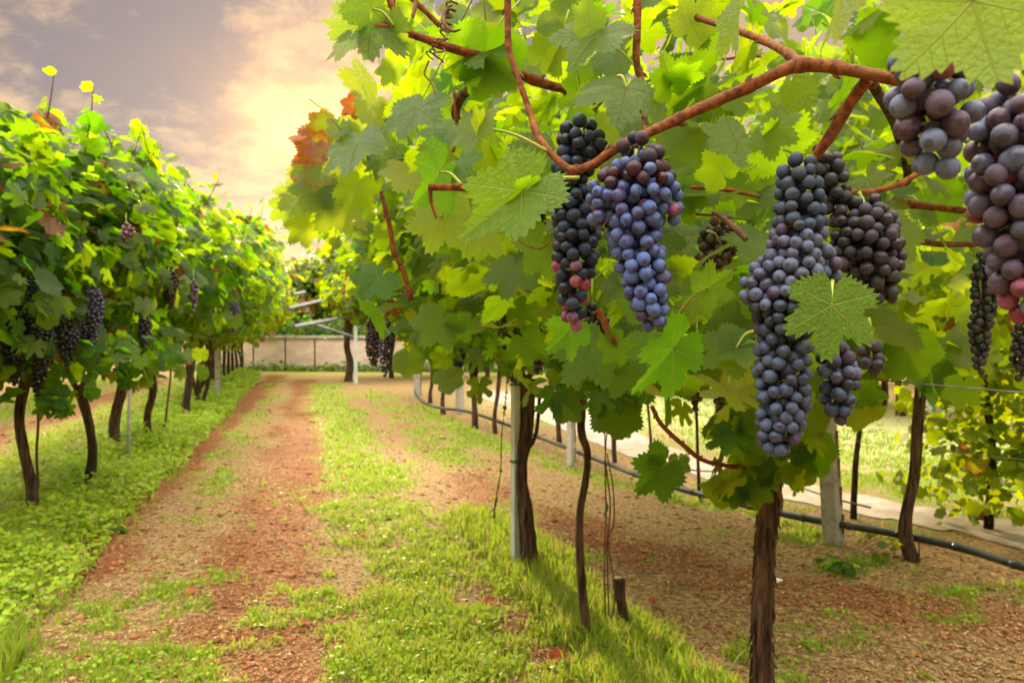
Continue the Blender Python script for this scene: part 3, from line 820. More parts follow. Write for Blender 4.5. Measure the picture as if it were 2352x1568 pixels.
# --- the steel-pole row (X about 1.09): roof of leaves that the camera looks up into
GR = 'grapevines of the row with the steel pole'
XR = 1.09
def roof_z(X): return 1.62 + 0.10 * np.sin(X * 2.0)
def pergola_cloud(y0, y1, n, size=0.060, curtain=0.62):
    P_, N_, T_, S_ = [], [], [], []
    k = 0
    while k < n:
        X = random.uniform(-0.12, 2.35); Y = random.uniform(y0, y1)
        if random.random() < curtain:
            Z = random.uniform(1.12, 1.75); X = random.uniform(0.25, 2.2)
        else:
            Z = random.gauss(1.92, 0.16)
        # the path side rises: low leaves stay near the trunks
        lowlim = 1.08 + max(0, 0.62 - X) * 0.95
        if Z < lowlim: continue
        v = Vector((X, Y, Z)) - CAM; d = v.dot(Fw)
        if d < 1.12 and v.length < 1.4: continue
        if d <= 0.05: 
            if v.length < 0.7: continue
        if d > 0.05:
            px = W0 / 2 + v.dot(Rt) / d * FPX; py = H0 / 2 - v.dot(Up) / d * FPX
            # ragged path-side edge of the canopy
            edge = np.interp(py, [0, 90, 200, 330, 460, 560, 650, 760, 860], [790, 800, 905, 745, 660, 720, 800, 900, 1000]) + random.gauss(0, 18)
            if px < edge: continue
            if d < 3.4 and px > 2050 and py > 500 and random.random() < 0.93: continue
            if 1560 < px < 1760 and 430 < py < 570 and random.random() < 0.6: continue
            if d < 2.6 and py > np.interp(px, [1000, 1200, 1400, 1600, 1900, 2100, 2352], [840, 870, 930, 960, 900, 840, 820]): continue
        P_.append((X, Y, Z))
        N_.append((random.gauss(-0.25, 0.6), random.gauss(-0.15, 0.6), random.uniform(0.1, 1.0)))
        T_.append((random.gauss(-0.2, 0.6), random.gauss(0, 0.6), random.gauss(-0.45, 0.4)))
        S_.append(size * random.uniform(0.55, 1.2)); k += 1
    return np.array(P_), np.array(N_), np.array(T_), np.array(S_)

def right_vine(label, base, trunk_pts, tr, y0, y1, n, hue=0.55, aut_glow=0.02, T=T_MID, bark_seg=14, size=0.060):
    root = thing('grapevine', label, 'grapevine', Vector((base.x, base.y, 0)), GR)
    b = MB(); b.tube(trunk_pts, tr, bark_seg, 0.20, 13, 12, 0.22, random.random() * 9)
    if bark_seg > 20:      # peeling strips of bark
        for _ in range(170):
            t = random.random(); i = t * (len(trunk_pts) - 1); a = int(i)
            p = Vector(trunk_pts[a]).lerp(Vector(trunk_pts[min(a + 1, len(trunk_pts) - 1)]), i - a)
            ang = random.uniform(0, 6.28); rr = 0.0245; o = Vector((math.cos(ang), math.sin(ang), 0))
            q = p + o * rr; L = random.uniform(0.02, 0.07)
            b.tube([q, q + Vector((0, 0, -L * 0.5)) + o * 0.003, q + Vector((0, 0, -L)) + o * random.uniform(0.003, 0.014)], [0.0034, 0.0026, 0.0008], 4, sub=2)
    b.build('trunk', M['bark'], root)
    Pn, Nn, Tn, S = pergola_cloud(y0, y1, n, size)
    var = var_cols(len(Pn), hue, aut_glow)
    glow_gold = (Pn[:, 0] < 0.22) & (Pn[:, 1] > 1.75) & (rng.random(len(Pn)) < 0.4)  # path-edge leaves toward the sun: its glow painted as orange, with autumn tint
    var[glow_gold, 0] = 1.0; var[glow_gold, 1] = rng.uniform(0.1, 0.42, glow_gold.sum())
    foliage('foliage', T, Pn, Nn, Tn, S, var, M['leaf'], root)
    sb = MB()
    for p in Pn[np.linalg.norm(Pn - np.array(CAM), axis=1) < 3.2][::3]:
        p = Vector(p); q = p + Vector((random.gauss(0, .03), random.gauss(0, .03), random.uniform(0.01, 0.07)))
        sb.tube([p, p.lerp(q, .5) + Vector((0, 0, .008)), q], [0.0011, 0.0013, 0.0017], 5)
    if sb.n: sb.build('leaf_stems', M['petiole'], root)['kind'] = 'stuff'
    for _ in range(9):
        p = Vector(Pn[random.randrange(len(Pn))])
        if (p - CAM).length < 1.3: continue
        if (p.x < 0.5): continue
        d = Vector((random.uniform(-.7, .7), random.uniform(-.6, .6), random.uniform(-.3, .5))).normalized() * random.uniform(0.25, 0.5)
        sd = Vector((random.gauss(0, .03), random.gauss(0, .03), random.gauss(0, .03)))
        cane(root, [p, p + d * .33 + sd, p + d * .66 - sd * .5, p + d], [0.0048, 0.004, 0.0035, 0.002], knots=0.2)
    return root

bA = G(1752, 1905)
dA = (bA - CAM).dot(Fw)
tA = [P(1752, 1930, dA), P(1748, 1750, dA), P(1750, 1560, dA), P(1752, 1420, dA), P(1757, 1280, dA + 0.02), P(1765, 1150, dA + 0.03), P(1775, 1040, dA + 0.04)]
VINE_A = right_vine('grapevine bearing the big blue-black bunches, with a thick shaggy dark trunk close to the camera', bA, tA, [0.028, 0.0235, 0.022, 0.024, 0.025, 0.028, 0.030], 0.2, 2.7, 2900, 0.60, 0.0, T_NEAR, 36)
bB = G(1348, 1452); dB = (bB - CAM).dot(Fw)
VINE_B = right_vine('slender grapevine with a thin wavy trunk beside the sawn-off stump', bB, px_trunk([(1350, 1475), (1348, 1455), (1340, 1380), (1332, 1280), (1330, 1190), (1345, 1100), (1348, 1040), (1335, 985), (1340, 900)]), [0.030, 0.019, 0.017, 0.016, 0.014, 0.015, 0.016, 0.015], 2.5, 3.7, 2600, 0.5, 0.03)
bC = G(1216, 1296); dC = (bC - CAM).dot(Fw)
VINE_C = right_vine('grapevine with a thick twisting trunk right behind the steel pole', bC, px_trunk([(1218, 1302), (1212, 1240), (1206, 1160), (1197, 1080), (1205, 1010), (1212, 950), (1210, 870)]), [0.052, 0.040, 0.036, 0.031, 0.036, 0.038, 0.042], 3.5, 5.2, 3200, 0.5, 0.05)
cane(VINE_C, [P(1208, 1035, dC), P(1228, 1005, dC), P(1236, 960, dC), P(1240, 890, dC)], [0.014, 0.010, 0.009], 'side_stem', 'bark', rough=0.1)
# arms rising over the path
for V_, d_, x_, y_ in ((VINE_B, dB, 1340, 900), (VINE_C, dC, 1210, 870)):
    h = P(x_, y_, d_)
    cane(V_, [h, h + Vector((-0.25, 0.0, 0.25)), h + Vector((-0.6, 0.05, 0.55)), h + Vector((-0.95, 0.1, 0.85))], [0.016, 0.011, 0.008, 0.005])
    cane(V_, [h, h + Vector((0.25, 0.05, 0.25)), h + Vector((0.6, 0.05, 0.6)), h + Vector((1.0, 0.1, 0.85))], [0.016, 0.011, 0.008, 0.005])

# --- the pipe row, curving away
GP = 'grapevines of the row along the black pipe'
pipe_row = [
    ([(2098, 1288), (2078, 1215), (2100, 1090), (2108, 960), (2118, 868)], 0.030, 'grapevine with a tall rusty-brown trunk behind the black pipe, near the bright bush', 0),
    ([(1608, 1152), (1604, 1080), (1600, 960), (1598, 880)], 0.012, 'thin young grapevine between the slotted post and the steel pole, behind the pipe', 1),
    ([(1496, 1060), (1494, 1000), (1488, 930), (1480, 860)], 0.014, 'thin-stemmed grapevine by the road behind the sawn-off stump', 1),
    ([(1412, 1062), (1410, 1000), (1412, 930), (1416, 860)], 0.018, 'thin grapevine just beyond the wavy trunk, behind the pipe', 1),
    ([(1285, 1022), (1283, 975), (1282, 930), (1278, 860)], 0.024, 'reddish grapevine trunk standing before the pale road beside the steel pole', 1),
    ([(1138, 995), (1136, 955), (1144, 900), (1150, 840)], 0.026, 'brown grapevine leaning a little, first on the path side of the steel pole', 1),
    ([(1092, 982), (1090, 945), (1088, 900), (1086, 840)], 0.036, 'leafy grapevine swathed in yellow-green shoots along the pipe bend', 1),
    ([(1018, 950), (1016, 925), (1018, 885), (1014, 840)], 0.032, 'dark grapevine at the bend of the pipe, middle of three', 1),
    ([(988, 926), (988, 905), (992, 880), (994, 835)], 0.034, 'dark grapevine at the bend of the pipe, between two paler trunks', 1),
    ([(962, 908), (962, 890), (964, 860), (962, 820)], 0.038, 'grapevine at the far end of the pipe', 1),
]
for i, (pp, tr, lab, kk) in enumerate(pipe_row):
    tk = px_trunk(pp); b = tk[0].copy(); tk[0].z = -0.03
    near = i == 0
    dd = (b - CAM).dot(Fw)
    zc = 1.62
    vine(lab, GP, b, tk, tr, cz=zc if not near else 1.60, rad3=(0.95 if near else 0.6, 0.95 if near else 0.55 + dd * 0.02, 0.52 if not near else 0.60), n=800 if near else 420, T=T_MID if dd < 6 else T_LOW, size=0.085, hue=0.90, aut_glow=0.04, nshoot=2, mat=M['leaf'] if dd < 6 else M['leaf_far'], head=1.0, cyoff=0.1)
# canopy-only neighbours at the near end of that row, trunks outside the frame
vine('grapevine of the pipe row whose leaves hang over the bright bush, trunk out of sight', GP, (4.35, 3.0), None, 0.03, cz=1.68, rad3=(1.0, 1.0, 0.58), n=650, T=T_MID, size=0.075, hue=0.95, aut_glow=0.03, nshoot=2)
vine('grapevine of the pipe row standing just past the slotted concrete post', GP, (G(1960, 1190).x, G(1960, 1190).y), None, 0.018, cz=1.72, rad3=(1.0, 0.9, 0.55), n=600, T=T_MID, size=0.075, hue=0.95, aut_glow=0.03, nshoot=2)

# --- the terrace rows beyond the road
GT = 'grapevines of the terrace beyond the road'
tvs = [(2068, 955), (2030, 930), (2270, 975), (2500, 960), (1960, 925), (1850, 915), (1700, 905), (1560, 900), (1440, 893), (1900, 880), (2180, 890), (1330, 888), (2420, 905)]
names = ['beside the pale square post', 'just past the one beside the square post', 'behind the bright bush', 'at the far end of the terrace grass', 'above the slotted post', 'past the gnarled near trunk', 'behind the big bunches', 'seen between the near and wavy trunks',
         'behind the sawn-off stump', 'high in the second line above the slotted post', 'in the second line above the square post', 'behind the steel pole', 'in the second line behind the bright bush']
for (px, py), nm in zip(tvs, names):
    b = G(px, py)
    vine('thin grapevine on the terrace grass, ' + nm, GT, b, None, 0.05, cz=1.85, rad3=(1.3, 1.2, 1.0), n=620, T=T_LOW, size=0.13, hue=0.95, aut_glow=0.03, nshoot=0, mat=M['leaf_far'], head=1.1)
# bright bush on the terrace edge
b = G(2270, 1215)
root = thing('bush', 'bright yellow-green young vine bush sprawling beyond the road', 'bush', b)
mb = MB(); mb.tube([b, b + Vector((0.02, 0, 0.5)), b + Vector((-0.03, 0.05, 1.2)), b + Vector((0, 0, 1.7))], [0.03, 0.025, 0.02, 0.01], 8, 0.1, 9, 4); mb.build('stem', M['bark'], root)
Pn, Nn, Tn = [], [], []
for (dx_, dz_, rx, rz, n_) in ((0, 0.42, 0.50, 0.34, 480), (-0.05, 0.95, 0.42, 0.40, 420), (0.2, 1.4, 0.5, 0.4, 380), (0.5, 0.7, 0.45, 0.55, 380)):
    a_, b_, c_ = canopy_leaves((b.x + dx_, b.y, dz_), (rx, rx, rz), n_, inner=0.4); Pn.append(a_); Nn.append(b_); Tn.append(c_)
Pn, Nn, Tn = map(np.vstack, (Pn, Nn, Tn)); ok = Pn[:, 2] > 0.03
foliage('foliage', T_LOW, Pn[ok], Nn[ok], Tn[ok], 0.060 * rng.uniform(0.5, 1.2, ok.sum()), var_cols(ok.sum(), 1.0, 0.02, 1.5), M['leaf_far'], root)

# --- the far block behind the path end
for i, (px, py) in enumerate([(800, 876), (900, 868), (1010, 866), (1120, 866)]):
    b = G(px, py)
    vine(['stocky dark grapevine at the path end beside the far pale post', 'grapevine past the far post, over the pale grass', 'grapevine of the far block before the stone wall', 'grapevine closing the far block toward the road'][i], 'grapevines at the end of the path',
         b, None, 0.08 if i == 0 else 0.05, cz=2.0, rad3=(1.1, 1.1, 0.85) if i else (0.9, 0.9, 0.60), cx=0.5 if i == 0 else 0, n=800, T=T_LOW, size=0.13, hue=0.75, aut_glow=0.07, nshoot=2, mat=M['leaf_far'], head=1.35)

# ------------------------------------------------------------------ far setting
wa, wb = G(380, 849), G(1330, 853)
u = (wb - wa); wl = u.length; ang = math.atan2(u.y, u.x)
root = thing('stone_wall', 'low pale pinkish stone wall closing the end of the path', 'wall', (wa + wb) / 2)
mb = MB()
Lw = 0.0; kk = 0
while Lw < wl:
    w = 0.9 + 0.25 * math.sin(kk * 3.1)
    c = wa + u.normalized() * (Lw + w / 2)
    mb.box((c.x, c.y, 0.44 + 0.02 * math.sin(kk * 5)), (w - 0.05, 0.32, 0.92), ang)
    Lw += w; kk += 1
mb.build('masonry', M['stone'], root, False)
mb = MB(); c = (wa + wb) / 2; mb.box((c.x, c.y, 0.955), (wl, 0.42, 0.07), ang); mb.build('coping', M['concrete'], root, False)

def tree(label, px, d, top, rx, rz, hue, n=3500, aut_glow=0.04, size=0.16, lobes=5, val=1.0, group='trees behind the vineyard', trunk_h=None):
    b = P(px, 750, d); b.z = 0
    root = thing('tree', label, 'tree', b, group)
    th = trunk_h or top - rz * 1.6
    mb = MB(); r0 = 0.05 * top
    mb.tube([b + Vector((0, 0, -0.1)), b + Vector((0.1, 0, th * 0.5)), b + Vector((0, 0.1, th)), b + Vector((0.1, 0, top * 0.85))], [r0, r0 * 0.7, r0 * 0.5, r0 * 0.15], 10, 0.1, 3, 4)
    Pn, Nn, Tn = [], [], []
    for i in range(lobes):
        a = i * 2.4; q = 0.55 if i else 0
        cc = (b.x + math.cos(a) * rx * q, b.y + math.sin(a) * rx * q, top - rz * (1 + 0.35 * (i % 3) * (1 if i else 0)))
        mb.tube([b + Vector((0, 0, th * 0.7)), Vector(cc) - Vector((0, 0, rz * 0.5)), Vector(cc)], [r0 * 0.4, r0 * 0.2, r0 * 0.08], 6, sub=3)
        a_, b_, c_ = canopy_leaves(cc, (rx * 0.62, rx * 0.62, rz * 0.75), n // lobes, inner=0.35); Pn.append(a_); Nn.append(b_); Tn.append(c_)
    mb.build('trunk', M['bark'], root)
    Pn, Nn, Tn = map(np.vstack, (Pn, Nn, Tn))
    foliage('crown', T_TINY, Pn, Nn, Tn, size * rng.uniform(0.6, 1.3, len(Pn)), var_cols(len(Pn), hue, aut_glow, val), M['leaf_far'], root)
tree('small red-leaved tree behind the stone wall, sky sparkling through it', 668, 29, 3.9, 1.9, 1.3, 0.6, 1500, 0.5, 0.17)
tree('round green tree behind the wall at the path end', 560, 30, 4.6, 2.3, 1.7, 0.5, 3800, 0.05)
tree('olive green tree behind the far pale post', 800, 30, 5.0, 2.4, 1.9, 0.65, 3800, 0.05)
tree('tall green tree over the far block of vines', 950, 28, 6.0, 3.0, 2.3, 0.7, 3200)
tree('broad tree past the end of the pipe', 1120, 30, 6.0, 3.4, 2.4, 0.8, 2800)
tree('sunlit broad tree beyond the terrace, behind the steel pole', 1320, 27, 7.0, 3.6, 2.6, 0.85, 2400)
tree('sunlit tree beyond the terrace, behind the blue bunch', 1560, 25, 7.0, 3.6, 2.6, 0.85, 2400)
tree('yellow-green tree beyond the terrace, above the slotted post', 1830, 24, 7.2, 3.6, 2.7, 0.92, 2400)
tree('yellow-green tree beyond the terrace, behind the rusty trunk', 2110, 23, 7.0, 3.6, 2.7, 0.92, 2400)
tree('tall tree beyond the terrace, behind the bright bush', 2380, 22, 7.0, 3.6, 2.7, 0.85, 2400)
tree('dark green tree beyond the second row at the field edge', 250, 30, 5.0, 3.5, 2.0, 0.4, 3800)
tree('dark green tree at the field edge, off beyond the first trunks', -20, 26, 5.2, 3.5, 2.2, 0.45, 3800)
# hedge over the wall
hc = P(760, 770, 24.2)
Pn, Nn, Tn = [], [], []
for t in np.linspace(0, 1, 12):
    c = (wa.lerp(wb, t)) + Vector((0, 0.7, 0)); a_, b_, c_ = canopy_leaves((c.x, c.y, 1.12), (0.7, 0.4, 0.40), 330, inner=0.5); Pn.append(a_); Nn.append(b_); Tn.append(c_)
Pn, Nn, Tn = map(np.vstack, (Pn, Nn, Tn))
o = foliage('hedge', T_TINY, Pn, Nn, Tn, 0.09 * rng.uniform(0.6, 1.3, len(Pn)), var_cols(len(Pn), 0.12, 0.02, 0.55), M['leaf_far'], None)
tag(o, 'dark clipped hedge along the top of the pale stone wall', 'hedge')
Pn, Nn, Tn = [], [], []
for t in np.linspace(0, 1, 26):
    c = wa.lerp(wb, t) + Vector((0, -0.45, 0)); a_, b_, c_ = canopy_leaves((c.x, c.y, 0.07), (0.5, 0.3, 0.13 + 0.10 * (math.sin(t * 31) > 0.4)), 110, inner=0.5); Pn.append(a_); Nn.append(b_); Tn.append(c_)
Pn, Nn, Tn = map(np.vstack, (Pn, Nn, Tn))
o = foliage('undergrowth', T_TINY, Pn, Nn, Tn, 0.06 * rng.uniform(0.6, 1.3, len(Pn)), var_cols(len(Pn), 0.5, 0.02), M['leaf_far'], None)
tag(o, 'strip of green undergrowth along the foot of the stone wall', 'undergrowth', None, 'stuff')

# house behind
h0 = P(490, 750, 44); h0.z = 0
root = thing('house', 'pale house with a brown tiled roof rising behind the far vines', 'house', h0)
zt = P(560, 500, 44).z; zr = P(560, 487, 44).z
mb = MB(); mb.box((h0.x - 0.6, h0.y, (zt - 0.4) / 2), (5.0, 6.0, zt - 0.4), -YAW * 0.3); mb.build('wall', M['plaster'], root, False)
rx0, rx1 = h0.x - 4.2, h0.x + 2.3
zr2 = zr; ze = P(560, 514, 44).z - 0.1
V = [(rx0, h0.y - 3.5, ze), (rx1, h0.y - 3.5, ze), (rx1, h0.y + 3.5, ze), (rx0, h0.y + 3.5, ze), (rx0 + 1.8, h0.y, zr2), (rx1 - 1.4, h0.y, zr2), (rx0, h0.y - 3.5, ze + .12), (rx1, h0.y - 3.5, ze + .12), (rx1, h0.y + 3.5, ze + .12), (rx0, h0.y + 3.5, ze + .12)]
mb = MB(); mb.add(V, [(3, 2, 1, 0), (0, 1, 7, 6), (1, 2, 8, 7), (2, 3, 9, 8), (3, 0, 6, 9), (6, 7, 5, 4), (8, 9, 4, 5)]); mb.add(V, [(7, 8, 5), (9, 6, 4)])
rf = mb.build('roof', M['rooftile'], root, False)
mb = MB(); mb.box((h0.x - 1.0, h0.y + 0.4, zr2 + 0.2), (0.5, 0.5, 0.8)); mb.build('chimney', M['plaster'], rf, False)
for k in (-1.8, 0.4):
    mb = MB(); mb.box((h0.x - 0.6 + k, h0.y - 3.02, 4.2), (0.9, 0.12, 1.2), -YAW * 0.3); mb.build('window', M['dark'], root, False)

# ------------------------------------------------------------------ posts, wires, pipe
b = G(1186, 1300); dP = (b - CAM).dot(Fw)
root = thing('vineyard_pole', 'straight galvanised steel pole beside the twisting trunk', 'pole', b)
mb = MB(); mb.box((b.x, b.y, 0.93), (0.046, 0.036, 1.96), 0.3); mb.build('pole', M['zinc'], root, False)
mb = MB()
for z in (0.55, 0.95, 1.35): mb.box((b.x, b.y - 0.003, z), (0.054, 0.05, 0.012), 0.3)
mb.build('tie', M['tie'], root, False)

def slotted(label, px, py, top, w, group='concrete posts', lean=0.0, zt=None, slots=True):
    b = G(px, py); d = (b - CAM).dot(Fw)
    root = thing('concrete_post', label, 'post', b, group)
    h = CAMH + (750 - top) / FPX * d
    mb = MB(); z = -0.1
    V, F = tube_np([b + Vector((0, 0, -0.1)), b + Vector((lean * 0.5, 0, h / 2)), b + Vector((lean, 0, h))], [w * 0.75, w * 0.7, w * 0.62], 4)
    mb.add(V, F[0]); [mb.F3.append(c) for c in F[1:]]
    mb.build('shaft', M['concrete'], root, False)
    if slots:
        s = MB()
        k = int(h / 0.16)
        for i in range(k):
            z = 0.12 + i * 0.16
            f = z / h
            s.box((b.x + lean * f + w * 0.43, b.y - w * 0.22, z), (w * 0.24, w * 0.30, 0.11), 0.0)
        s.build('slot', M['hole'], root, False)
    return root
slotted('grey slotted concrete post just behind the black pipe', 1918, 1248, 850, 0.085, lean=-0.09)
slotted('tall weathered concrete post beside the reddish trunk and the road', 1312, 1072, 840, 0.060)
slotted('pale concrete post at the bend of the pipe', 1056, 950, 820, 0.085, slots=False)
slotted('pale square post standing on the terrace grass', 2134, 968, 850, 0.13, slots=False)
slotted('weathered post at the far end of the pipe row', 958, 915, 790, 0.08, slots=False)
slotted('grey post among the verge vines past the many-stemmed one', 500, 918, 800, 0.07, slots=False)
b = G(292, 1074); d = (b - CAM).dot(Fw)
root = thing('vineyard_stake', 'pale stake tied to the thick trunk in the path edge row', 'stake', b)
mb = MB(); mb.tube([b + Vector((0, 0, -.05)), P(296, 960, d), P(300, 850, d), P(302, 780, d)], [0.017, 0.017, 0.016], 6, 0.03); mb.build('pole', M['concrete'], root)
mb = MB(); q = P(294, 1000, d); mb.tube([q + Vector((-0.05, 0, 0)), q + Vector((0, -0.02, 0)), q + Vector((0.02, 0, 0)), q + Vector((0, 0.03, 0))], 0.004, 5, sub=3); mb.build('tie', M['tie'], root)
for (pp, lab, r) in (([(92, 1165), (84, 1050), (88, 960), (82, 850)], 'thin dark stake beside the S-bent trunk', 0.010), ([(376, 1000), (384, 930), (392, 860), (394, 780)], 'slim dark stake past the bowed trunk', 0.013)):
    tk = px_trunk(pp); mb = MB(); mb.tube(tk, r, 6, 0.1, 12, 4); o = mb.build('vineyard_stake', M['drystem'], None, loc=tk[0]); tag(o, lab, 'stake')

# far pergola frame: pale post and sloping beams
b = G(817, 880); d = (b - CAM).dot(Fw)
root = thing('pergola_frame', 'pale pergola post with whitish sloping beams at the end of the path', 'pergola', b)
mb = MB(); mb.box((b.x, b.y, 0.62), (0.08, 0.08, 1.30)); mb.build('post', M['zinc'], root, False)
for (a0, a1, dd0, dd1, r) in (((640, 682), (700, 671), 19, 20, 0.045), ((664, 708), (740, 690), 17.6, 19, 0.045), ((676, 750), (800, 727), 16.5, 18.0, 0.045), ((716, 742), (817, 775), 17.8, 17.6, 0.035)):
    mb = MB(); mb.tube([P(*a0, dd0), P(*a1, dd1)], r, 4); mb.build('beam', M['beam'], root, False)

# trellis wires
def wire(label, pts, r=0.0016, sag=0.02, group='trellis wires'):
    p = [Vector(q) for q in pts]; out = []
    for a, b_ in zip(p[:-1], p[1:]):
        for t in (0, 0.25, 0.5, 0.75): out.append(a.lerp(b_, t) - Vector((0, 0, sag * 4 * t * (1 - t))))
    out.append(p[-1])
    mb = MB(); mb.tube(out, r, 5); o = mb.build('trellis_wire', M['wire'], None, loc=p[0]); tag(o, label, 'wire', group)
wire('steel trellis wire strung at head height along the steel pole row', [(1.09, 0.2, 1.16), (1.09, 2.5, 1.17), (b.x * 0 + 1.07, 5.2, 1.16)])
wire('high steel trellis wire running just under the leaf roof', [(0.30, 0.6, 1.86), (0.30, 5.2, 1.86)])
wire('steel trellis wire along the trunks of the path edge row', [(-1.66, 3, 1.12), (-1.66, 8, 1.1), (-1.64, 14, 1.12), (-1.64, 22, 1.1)], 0.002)
wp = [G(2500, 1370), G(2098, 1286), G(1918, 1246), G(1608, 1150), G(1312, 1070), G(1138, 993), G(1018, 948), G(960, 910)]
wire('fine wire linking the trunks of the pipe row at waist height', [p + Vector((0, 0, 0.62)) for p in wp], 0.0018)
wire('upper wire of the pipe row passing the tops of the trunks', [p + Vector((0, 0, 1.06)) for p in wp], 0.0018)

pipe_px = [(2700, 1395), (2500, 1343), (2352, 1302), (2200, 1256), (2050, 1224), (1920, 1202), (1800, 1180), (1650, 1144), (1500, 1104), (1350, 1046), (1240, 1004), (1140, 966), (1070, 944), (1010, 936), (975, 925), (958, 908), (952, 896)]
pp = [G(x, y, 0.12) for x, y in pipe_px]
root = thing('irrigation_pipe', 'thick black irrigation pipe slung low along the vine row', 'pipe', Vector((pp[3].x, pp[3].y, 0)))
mb = MB(); mb.tube(pp, 0.021, 14, sub=6); mb.build('pipe', M['pipe'], root)
sp = spline(pp, 8)
for k in range(10, len(sp) - 10, 7):
    a, c = Vector(sp[k]), Vector(sp[k + 1]); dv = (c - a).normalized()
    mb = MB(); mb.tube([a, a + dv * 0.018], 0.0245, 12); mb.build('clip', M['pipe'], root)
for q in (G(1918, 1246), G(1608, 1150), G(1312, 1070), G(2098, 1286), G(1138, 993)):
    mb = MB(); mb.tube([q + Vector((0, -0.04, 0.0)), q + Vector((0, -0.04, 0.11))], 0.005, 5); mb.build('prop', M['drystem'], root)
hp = [G(x, y, 0.16) for x, y in ((2000, 1165), (1900, 1140), (1800, 1105), (1700, 1080), (1620, 1082), (1560, 1074))]
mb = MB(); mb.tube(hp, 0.006, 6, sub=4); o = mb.build('drip_hose', M['pipe'], None, loc=hp[0]); tag(o, 'thin black drip hose looping beside the road behind the pipe', 'hose')

# ------------------------------------------------------------------ small things on the ground
b = G(1425, 1452); d = (b - CAM).dot(Fw)
root = thing('vine_stump', 'sawn-off dark vine stump standing in the grass', 'stump', b)
mb = MB(); mb.tube([b + Vector((0, 0, -.04)), P(1432, 1420, d), P(1424, 1370, d), P(1420, 1328, d)], [0.026, 0.023, 0.021, 0.024], 18, 0.12, 14, 7, 0.25, 2.0); st = mb.build('trunk', M['bark'], root)
mb = MB(); t = P(1420, 1328, d); mb.tube([t + Vector((0, 0, -0.004)), t + Vector((0, 0, 0.004))], [0.018, 0.017], 14); mb.build('cut_face', mat_noise('sawn_wood', (0.14, 0.09, 0.06), (0.22, 0.15, 0.1), 30), root)
d = (G(1395, 1450) - CAM).dot(Fw)
for pp_, lab in (([(1392, 1448), (1388, 1300), (1392, 1180), (1390, 1060), (1396, 960)], 'straight dry shoot hanging beside the stump'), ([(1400, 1440), (1396, 1330), (1394, 1250), (1402, 1160), (1392, 1070), (1388, 960)], 'crooked dry shoot crossing the straight one'),
                 ([(1408, 1420), (1412, 1345), (1396, 1245), (1410, 1200), (1408, 1120), (1394, 1040)], 'looping dry shoot with a kink beside the stump')):
    pts = [P(x, y, d) for x, y in pp_]
    mb = MB(); mb.tube(pts, [0.0035, 0.003, 0.003, 0.0025], 6, 0.1, 30, 5); o = mb.build('dry_shoot', M['drystem'], None, loc=pts[0]); tag(o, lab, 'dry shoot')
mb = MB(); q = P(1391, 1165, d); mb.tube([q + Vector((-0.008, -0.005, -0.03)), q + Vector((0.006, -0.008, 0)), q + Vector((-0.004, -0.005, 0.03))], 0.004, 5, sub=3)
o = mb.build('plastic_tie', M['tie'], None, loc=q); tag(o, 'dark green plastic tie knotted round the dry shoots', 'tie')
# twisted dry tendril with small leaves, in front of the pole
d = 3.9
pts = [P(x, y, d) for x, y in ((1134, 1190), (1138, 1150), (1150, 1080), (1152, 1000), (1160, 930), (1166, 860))]
root = thing('young_shoot', 'wispy young shoot with tiny leaves on the path side of the steel pole', 'shoot', pts[0])
mb = MB(); mb.tube(pts, [0.004, 0.003, 0.002], 6, 0.2, 30, 6); mb.tube([P(1126, 1176, d), P(1136, 1166, d), P(1144, 1140, d)], 0.003, 5); mb.build('stem', M['drystem'], root)
N = 40; t = rng.random(N); sp = spline(pts, 12); Pn = sp[(t * (len(sp) - 1)).astype(int)]
foliage('foliage', T_TINY, Pn, rng.normal(size=(N, 3)), rng.normal(size=(N, 3)), rng.uniform(0.008, 0.018, N), var_cols(N, 0.7, 0.02), M['leaf_far'], root)

def plantlet(name, label, px, py, n, size, hue, r, h, val=1.0, cat='weed', T=T_LOW):
    b = G(px, py)
    root = thing(name, label, cat, b)
    a_, b_, c_ = canopy_leaves((b.x, b.y, h), (r, r, h * 0.7), n, inner=0.3, down=0.1)
    a_[:, 2] = np.maximum(a_[:, 2], 0.012)
    b_[:, 2] += 0.8
    foliage('foliage', T, a_, b_, c_, size * rng.uniform(0.6, 1.2, n), var_cols(n, hue, 0.0, val), M['leaf'], root)
    mb = MB()
    for k in range(5): mb.tube([b, Vector(a_[k])], 0.002, 4)
    mb.build('stem', M['petiole'], root)
plantlet('weed', 'low blue-green leafy weed on bare soil before the pipe', 1932, 1316, 26, 0.035, 0.25, 0.11, 0.05, 1.6, T=T_MID)
plantlet('weed', 'small yellow-green weed at the foot of the rusty trunk', 2030, 1290, 18, 0.030, 0.9, 0.07, 0.09, 1.4, T=T_MID)
plantlet('weed', 'pale green weed tuft below the slotted post', 1985, 1250, 16, 0.03, 0.9, 0.06, 0.07, 1.4)
plantlet('fallen_sprig', 'fallen sprig of fresh green vine leaves lying on the path edge', 252, 1228, 9, 0.050, 0.35, 0.10, 0.022, 1.7, 'fallen sprig', T=T_MID)
